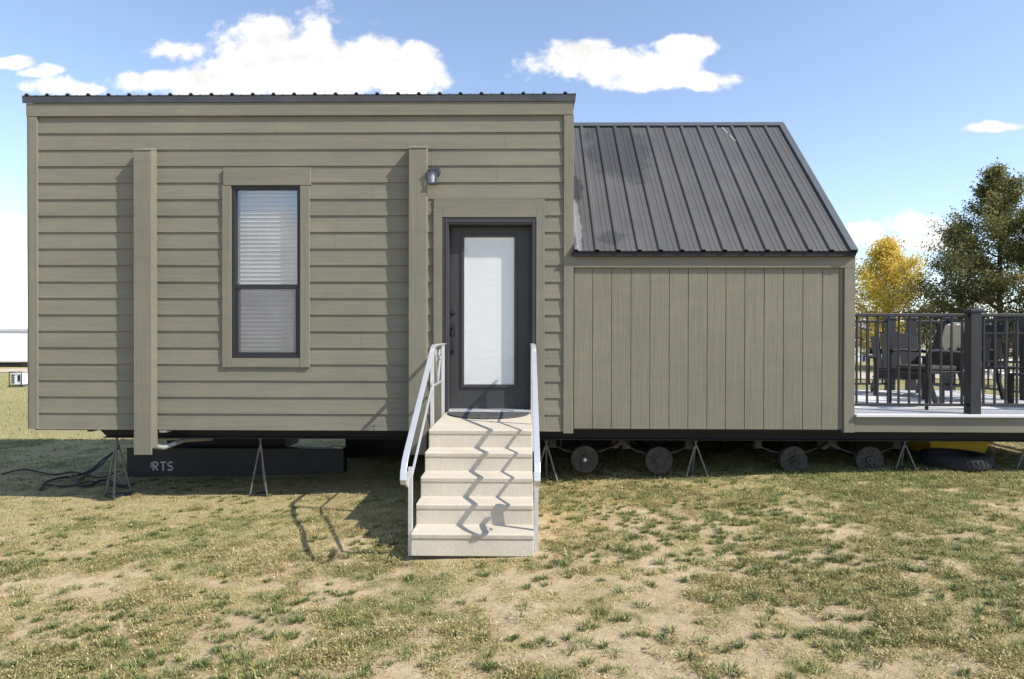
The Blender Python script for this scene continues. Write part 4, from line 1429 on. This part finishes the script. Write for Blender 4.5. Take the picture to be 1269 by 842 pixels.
# ------------------------------------------------------------------ trees
def tree(name, label, base, H, crown_r, n_leaf, pal, leaf, seed, trunk_r=.14, bare=.18, shape=1.0, lean=0.0, cone=False):
    rd = random.Random(seed); rn = np.random.default_rng(seed)
    bx, by_ = base; g = gzf(bx, by_)
    root = thing(name, label, 'tree', (bx, by_, g))
    tk = MB(); tips = []
    # trunk with a slight wander
    tp = []; x = y = 0
    for k in range(11):
        t = k / 10
        tp.append(Vector((bx + x + lean * t * H, by_ + y, g - .05 + t * H * .96)))
        x += rd.uniform(-.05, .05); y += rd.uniform(-.05, .05)
    tk.tube(tp, trunk_r, 9, .012)

    def at(t):
        f = t * 10; k = min(int(f), 9); return tp[k].lerp(tp[k + 1], f - k)
    nl = 46
    for i in range(nl):
        t = bare + (1 - bare) * (i + rd.random()) / nl
        p = at(min(t, .985))
        a = i * 2.4 + rd.uniform(-.5, .5)
        u = (t - bare) / (1 - bare)
        prof = (math.sin(math.pi * min(1, (u * .86 + .14))) ** .75) * (1 - .45 * u * shape) + .06
        if cone: prof = (1 - u) ** .95 * (.45 + .55 * min(1, u / .14)) * 1.12 + .03
        L = crown_r * prof * rd.uniform(.7, 1.2)
        up = rd.uniform(.25, .75) + .45 * u
        if cone: up = rd.uniform(.0, .35) + .25 * u
        pts = [p]; q = p.copy(); d = Vector((math.cos(a), math.sin(a), up)).normalized()
        for k in range(5):
            q = q + d * L / 5; d = (d + Vector((rd.uniform(-.22, .22), rd.uniform(-.22, .22), rd.uniform(-.08, .20)))).normalized(); pts.append(q.copy())
        tk.tube(pts, max(.012, trunk_r * .38 * (1 - u * .7)), 6, .006)
        for k in range(1, 6):
            for m in range(3):
                dd = (d + Vector((rd.uniform(-1, 1), rd.uniform(-1, 1), rd.uniform(-.4, .8))) * .95).normalized()
                l2 = L * rd.uniform(.16, .42)
                e = pts[k] + dd * l2
                tk.tube([pts[k], pts[k].lerp(e, .5) + Vector((0, 0, .03)), e], .008, 4, .004)
                tips.append((pts[k], e, rd.random()))
    tk.build('trunk', 'bark', root, smooth=True)
    # leaves
    A = np.array([tuple(q[0]) for q in tips]); B = np.array([tuple(q[1]) for q in tips]); sh = np.array([q[2] for q in tips])
    wgt = np.array([rd.uniform(.5, 1.4) for _ in tips]); wgt /= wgt.sum()
    idx = rn.choice(len(tips), n_leaf, p=wgt)
    t = rn.random(n_leaf) ** .7
    c = A[idx] + (B[idx] - A[idx]) * (t * 1.12)[:, None] + rn.normal(0, leaf * 3.2, (n_leaf, 3))
    d1 = rn.normal(0, 1, (n_leaf, 3)); d1 /= np.linalg.norm(d1, axis=1)[:, None]
    d2 = np.cross(d1, rn.normal(0, 1, (n_leaf, 3))); d2 /= np.linalg.norm(d2, axis=1)[:, None] + 1e-9
    s = leaf * (.6 + .8 * rn.random(n_leaf))
    a = d1 * s[:, None]; b = d2 * (s * .55)[:, None]
    V = np.stack([c - a, c + b, c + a, c - b], 1).reshape(-1, 3) - np.array([bx, by_, g])
    F = np.arange(n_leaf * 4).reshape(-1, 4)
    me = bpy.data.meshes.new('crown'); set_mesh(me, V, F)
    k = np.clip(sh[idx] * .7 + .5 * rn.random(n_leaf) - .1, 0, .999)
    pal = np.array(pal); f = k * (len(pal) - 1); i0 = f.astype(int); fr = (f - i0)[:, None]
    cl = pal[i0] * (1 - fr) + pal[np.minimum(i0 + 1, len(pal) - 1)] * fr
    cl *= (.8 + .4 * rn.random(n_leaf))[:, None]
    c4 = np.ones((n_leaf * 4, 4), np.float32); c4[:, :3] = np.repeat(cl, 4, axis=0)
    at_ = me.color_attributes.new('tint', 'FLOAT_COLOR', 'POINT'); at_.data.foreach_set('color', c4.ravel())
    me.materials.append(M['leaf'])
    ob = bpy.data.objects.new('crown', me); col.objects.link(ob); ob.parent = root
    return root


def base_at(px, Y):
    return (X_(px, 416, Y), Y)


YEL = [(.46, .34, .06), (.72, .54, .09), (.82, .66, .14), (.78, .62, .14), (.50, .46, .13)]
DRK = [(.075, .084, .038), (.115, .125, .05), (.16, .165, .062), (.24, .23, .075), (.33, .285, .10)]
OLV = [(.08, .095, .03), (.14, .165, .05), (.20, .215, .062), (.27, .255, .07)]
tree('yellow_tree', 'yellow autumn tree just right of the house gable', base_at(1097, 24), 6.0, 3.0, 32000, YEL, .055, 3, .09, .10, .9, cone=True)
tree('dark_tree', 'tallest dark olive tree rising behind the deck railing', base_at(1240, 20), 8.5, 3.7, 44000, DRK, .048, 12, .15, .06, 1.1, cone=True)
tree('dark_tree', 'shorter dark olive tree between the yellow tree and the tallest tree', base_at(1193, 21), 6.4, 2.4, 20000, DRK, .048, 14, .10, .06, .9, cone=True)
tree('green_tree', 'lighter olive green tree at the right edge of the photo', base_at(1288, 19.0), 6.7, 2.0, 19000, OLV, .052, 21, .12, .10, .6)

# ------------------------------------------------------------------ far things
# white trailer on the left
ty_ = 38.0
tx1 = -24.5; tx0 = -46
tgz = gzf(-30, ty_)
ttop = Z_(20, 411.5, ty_); tbot = Z_(20, 449.5, ty_)
rv = thing('white_trailer', 'long white trailer parked beyond the lawn left of the house', 'trailer', ((tx0 + tx1) / 2, ty_, tgz))
MB().box(tx0, tx1, ty_, ty_ + 2.5, tbot, ttop).build('body', 'rvwhite', rv, .08)
MB().box(tx0 - .05, tx1 + .05, ty_ - .06, ty_ + 2.56, ttop + .001, ttop + .22).build('roof', 'roofpale', rv, .03)
MB().hexa([(tx0 + 13, ty_ + .3, ttop + .23), (tx0 + 16.5, ty_ + .3, ttop + .23), (tx0 + 16.5, ty_ + 1.4, ttop + .23), (tx0 + 13, ty_ + 1.4, ttop + .23),
           (tx0 + 13.2, ty_ + .4, ttop + .42), (tx0 + 14.6, ty_ + .4, ttop + .42), (tx0 + 14.6, ty_ + 1.3, ttop + .42), (tx0 + 13.2, ty_ + 1.3, ttop + .42)]).build('roof_vent', 'grey', rv, .02)
MB().box(tx0 + .2, tx1 - .2, ty_ + .15, ty_ + 2.3, tgz + .12, tbot - .001).build('chassis', 'black_steel', rv)
for k, x in enumerate((-33.5, -34.6, -26.5, -27.6)):
    MB().lathe([(.0005, -.1), (.25, -.1), (.36, -.09), (.38, 0), (.36, .09), (.0005, .09)], (x, ty_ + .12, tgz + .36), 'y', 24).build('wheel', 'rubber', rv, smooth=True)
MB().box(-30.2, -28.6, ty_ - .012, ty_ - .0005, tbot + .02, tbot + .5).build('hatch', 'grey', rv, .01)
M['palegrey'] = basic('pale_grey_panel', (.6, .6, .62), .5)
MB().box(-30.9, -30.1, ty_ - .012, ty_ - .0005, ttop - .42, ttop - .28).build('vent', M['palegrey'], rv, .01)

# small white generator on the lawn
gp = P(20, 468, 15.5)
gg = gzf(gp.x, gp.y)
ge = thing('generator', 'small white louvred unit standing on the lawn by the left corner', 'generator', (gp.x, gp.y, gg))
gw, gh = .36, .40
MB().box(gp.x - gw / 2, gp.x + gw / 2, gp.y, gp.y + .4, gg + .08, gg + .08 + gh).build('casing', 'white', ge, .02)
lv = MB()
for k in range(5):
    lv.box(gp.x - gw / 2 + .03, gp.x - .05, gp.y - .012, gp.y - .001, gg + .14 + k * .062, gg + .175 + k * .062)
lv.box(gp.x + .06, gp.x + .14, gp.y - .012, gp.y - .001, gg + .2, gg + .42)
lv.build('louvre', 'frame_dark', ge)
fr_ = MB()
for s in (-1, 1):
    fr_.tube([(gp.x + s * (gw / 2 + .04), gp.y - .03, gg + .0), (gp.x + s * (gw / 2 + .04), gp.y - .03, gg + .53)], .014, 8)
    fr_.tube([(gp.x + s * (gw / 2 + .04), gp.y + .43, gg + .0), (gp.x + s * (gw / 2 + .04), gp.y + .43, gg + .53)], .014, 8)
fr_.tube([(gp.x - gw / 2 - .04, gp.y - .03, gg + .53), (gp.x + gw / 2 + .04, gp.y - .03, gg + .53)], .014, 8)
fr_.box(gp.x - gw / 2 - .04, gp.x + gw / 2 + .04, gp.y - .02, gp.y + .42, gg + .05, gg + .0795)
fr_.build('frame', 'black_steel', ge, smooth=True)

# things glimpsed through the deck railing
fx = thing('white_fence', 'white rail fence seen through the railing beyond the deck', 'fence', (24, 30, gzf(24, 30)))
zf = gzf(24, 30)
for k in range(9):
    x = 17.5 + k * 1.6
    MB().box(x, x + .11, 30, 30.11, zf - .1, zf + 1.75).build('post', 'white', fx, .006)
for h in (.55, 1.1, 1.62):
    MB().box(17.4, 30.5, 29.955, 29.995, zf + h, zf + h + .13).build('rail', 'white', fx, .006)
sh_ = thing('blue_shed', 'small blue shed seen between the railing bars beside the yellow tree', 'shed', (X_(1066, 416, 31), 31, gzf(16, 31)))
bx_ = X_(1052, 416, 30.0); bxe = X_(1074, 416, 30.0); zs = gzf(bx_, 31)
MB().box(bx_, bxe, 30, 32, zs - .1, zs + 1.85).build('wall', 'bluepaint', sh_, .02)
MB().prism([(29.8, zs + 1.851), (32.2, zs + 1.851), (31, zs + 2.3)], 'x', bx_ - .15, bxe + .15).build('roof', 'grey', sh_)
MB().box(bx_ + .25, bx_ + .65, 29.975, 29.9985, zs + .0, zs + 1.6).build('door', 'white', sh_)
pt = thing('picnic_table', 'weathered white picnic table on the lawn behind the deck', 'picnic table', (0, 0, 0))
t1 = MB()
for k in range(5): t1.box(-.9, .9, -.38 + k * .155, -.38 + k * .155 + .14, .72, .76)
t1.build('tabletop', 'white', pt, .004)
for s in (-1, 1):
    MB().box(-.9, .9, s * .72 - .13, s * .72 + .13, .42, .46).build('bench', 'white', pt, .004)
    for (xa_, xb_) in ((-1, 1), (1, -1)):
        MB().bar((s * .65, xa_ * .62, 0), (s * .65, xb_ * -.0 + xa_ * .25, .7195), .09, .04, (1, 0, 0)).build('leg', 'white', pt)
    MB().box(s * .65 - .022, s * .65 + .022, -.85, .85, .36, .4195).build('brace', 'white', pt)
pt.location = (X_(1238, 440, 11.5), 11.5, gzf(13, 11.5)); pt.rotation_euler = (0, 0, R(12))

# far tree line at the edge of the plain
def treeline():
    rn = np.random.default_rng(77)
    n = 26000
    x = 90 + 420 * rn.random(n); d = 330 + 60 * rn.random(n)
    prof = 5.5 + 5.5 * fbm(x * .035, x * 0 + 2, 7, 4)
    h = prof * rn.random(n) ** .6
    c = np.stack([x, d, gz(x, d) + h], -1)
    d1 = rn.normal(0, 1, (n, 3)); d1 /= np.linalg.norm(d1, axis=1)[:, None]
    d2 = np.cross(d1, rn.normal(0, 1, (n, 3))); d2 /= np.linalg.norm(d2, axis=1)[:, None]
    a = d1 * 1.2; b = d2 * .8
    V = np.stack([c - a, c + b, c + a, c - b], 1).reshape(-1, 3)
    me = bpy.data.meshes.new('treeline'); set_mesh(me, V, np.arange(n * 4).reshape(-1, 4))
    cl = colmix((.035, .045, .022), (.10, .10, .045), rn.random(n))
    c4 = np.ones((n * 4, 4), np.float32); c4[:, :3] = np.repeat(cl, 4, axis=0)
    at_ = me.color_attributes.new('tint', 'FLOAT_COLOR', 'POINT'); at_.data.foreach_set('color', c4.ravel())
    me.materials.append(M['leaf'])
    ob = bpy.data.objects.new('treeline', me); col.objects.link(ob)
    tag(ob, 'distant tree line along the horizon beyond the deck', 'trees', kind='stuff')


treeline()

# ------------------------------------------------------------------ light and sky
SUN = Vector((.27, -.122, .285)).normalized()
sl = bpy.data.lights.new('sun', 'SUN'); sl.energy = 3.7; sl.angle = R(.53); sl.color = (1.0, .93, .82)
so = bpy.data.objects.new('sun', sl); col.objects.link(so)
so.rotation_euler = SUN.to_track_quat('Z', 'Y').to_euler(); so.location = (10, -6, 12)

w = bpy.data.worlds.new('World'); scene.world = w; w.use_nodes = True
t = NT(w.node_tree); t.n.clear()
out = t.node('ShaderNodeOutputWorld'); bg = t.node('ShaderNodeBackground'); bg.inputs[1].default_value = .145
sky = t.node('ShaderNodeTexSky'); sky.sky_type = 'NISHITA'; sky.sun_disc = False
sky.sun_elevation = math.asin(SUN.z); sky.sun_rotation = math.atan2(SUN.x, SUN.y)
sky.air_density = 1.0; sky.dust_density = 1.3; sky.ozone_density = 1.6; sky.altitude = 1400
co = t.node('ShaderNodeTexCoord').outputs['Generated']
sx = t.node('ShaderNodeSeparateXYZ'); t.link(co, sx.inputs[0])
dx, dy, dz = sx.outputs
front = t.math('GREATER_THAN', dy, 0.02)
ay = t.math('MAXIMUM', t.math('ABSOLUTE', dy), .02)
u = t.math('DIVIDE', dx, ay); v = t.math('DIVIDE', dz, ay)
cv = t.node('ShaderNodeCombineXYZ'); t.link(u, cv.inputs[0]); t.link(v, cv.inputs[1]); t.link(dy, cv.inputs[2])
uv = cv.outputs[0]
n_shape = t.noise(uv, 9, 10, .60)
n_fine = t.noise(t.mapping(uv, (1, 1.25, 1)), 26, 9, .62)
n_soft = t.noise(t.mapping(uv, (1, 2.2, 1), (3, 1, 0)), 5, 5, .55)


def dirpx(px, py):
    d = CR @ Vector(((px - 634.5) / FPX, -(py - 421) / FPX, -1))
    return d.x / d.y, d.z / d.y


BL = [(365, 78, 118, 62, 44), (335, 45, 42, 30, 40), (440, 72, 62, 34, 45), (500, 92, 45, 38, 30), (395, 38, 26, 16, 20), (218, 62, 38, 17, 18), (185, 100, 50, 14, 18), (260, 102, 60, 20, 20), (300, 90, 70, 30, 34),
      (70, 108, 52, 14, 14), (10, 80, 34, 9, 8), (62, 86, 20, 8, 7),
      (775, 80, 95, 30, 34), (730, 62, 45, 18, 24), (840, 58, 46, 14, 18), (850, 100, 66, 12, 14), (800, 104, 70, 14, 14),
      (1130, 280, 48, 22, 24), (1075, 288, 34, 18, 18), (1180, 290, 26, 14, 14),
      (10, 292, 60, 24, 26), (-50, 318, 90, 16, 26),
      (1235, 158, 48, 9, 8), (1130, 300, 80, 16, 14), (22, 74, 18, 7, 6), (48, 90, 26, 7, 7), (100, 112, 34, 9, 9)]
acc = None
for (px, py, rx, ru, rdn) in BL:
    rx, ru, rdn = rx * 1.14, ru * 1.14, rdn * 1.14
    cu, cvv = dirpx(px, py)
    a = t.math('DIVIDE', t.math('SUBTRACT', u, cu), rx / FPX)
    dv = t.math('SUBTRACT', v, cvv)
    b = t.math('ADD', t.math('DIVIDE', t.math('MAXIMUM', dv, 0.0), ru / FPX), t.math('DIVIDE', t.math('MINIMUM', dv, 0.0), rdn / FPX))
    r = t.math('SUBTRACT', 1.0, t.math('SQRT', t.math('ADD', t.math('MULTIPLY', a, a), t.math('MULTIPLY', b, b))))
    acc = r if acc is None else t.math('SMOOTH_MAX', acc, r, .12)
fld = t.math('ADD', acc, t.math('MULTIPLY', t.math('SUBTRACT', n_shape, .5), 2.3))
fld = t.math('ADD', fld, t.math('MULTIPLY', t.math('SUBTRACT', n_fine, .5), .95))
dens_f = t.math('MULTIPLY', t.mapr(fld, .06, .50, 0, 1, 'SMOOTHSTEP'), front)
# clouds on the side behind the camera, as the window reflects them
n_back = t.noise(t.mapping(uv, (1, 1.6, 1), (5, 2, 0)), 4.5, 8, .6)
bk_f = t.math('ADD', t.math('MULTIPLY', t.math('SUBTRACT', n_back, .5), .30), t.math('SUBTRACT', .175, v))
dens_b = t.math('MULTIPLY', t.mapr(bk_f, -.02, .05, 0, .9, 'SMOOTHSTEP'), t.math('SUBTRACT', 1.0, front))
dens_b = t.math('MULTIPLY', dens_b, t.math('GREATER_THAN', dz, 0.0))
# thin veil low on the left
veil = t.math('MULTIPLY', t.mapr(n_soft, .40, .75, 0, 1, 'SMOOTHSTEP'), t.mapr(v, .34, .02, 0, .32))
veil = t.math('MULTIPLY', veil, t.mapr(u, -.45, -.75, .35, 1.0))
dens = t.math('MAXIMUM', t.math('MAXIMUM', dens_f, dens_b), veil)
# self shading: bright crowns, greyer bases
n_off = t.noise(t.mapping(uv, (1, 1, 1), (-.018, -.016, 0)), 9, 10, .60)
lit = t.math('MULTIPLY', t.math('SUBTRACT', n_shape, n_off), .9)
core = t.mapr(fld, .15, .9, 0, 1)
shade = t.math('ADD', t.math('SUBTRACT', .93, t.math('MULTIPLY', t.math('MULTIPLY', core, t.mapr(n_soft, .40, .65, 0, 1)), .13)), lit)
shade = t.math('MINIMUM', t.math('MAXIMUM', shade, .74), 1.06)
CLOUD = 4.9
cc = t.node('ShaderNodeVectorMath', operation='SCALE'); cc.inputs[0].default_value = (CLOUD, CLOUD * .995, CLOUD * .985); t.link(shade, cc.inputs['Scale'])
SKYG = (1.0, 1.03, 1.06)
hs_ = t.node('ShaderNodeHueSaturation'); hs_.inputs['Saturation'].default_value = .86; t.link(sky.outputs[0], hs_.inputs['Color'])
sg = t.mix(1.0, hs_.outputs[0], SKYG, 'MULTIPLY')
fin = t.mix(dens, sg, cc.outputs[0])
t.link(fin, bg.inputs[0]); t.link(bg.outputs[0], out.inputs[0])

scene.view_settings.view_transform = 'Standard'
scene.view_settings.look = 'None'
scene.view_settings.gamma = 1.0
scene.view_settings.use_curve_mapping = False
scene.view_settings.exposure = 0.75
scene.cycles.max_bounces = 8
scene.cycles.transparent_max_bounces = 12
scene.cycles.use_denoising = True
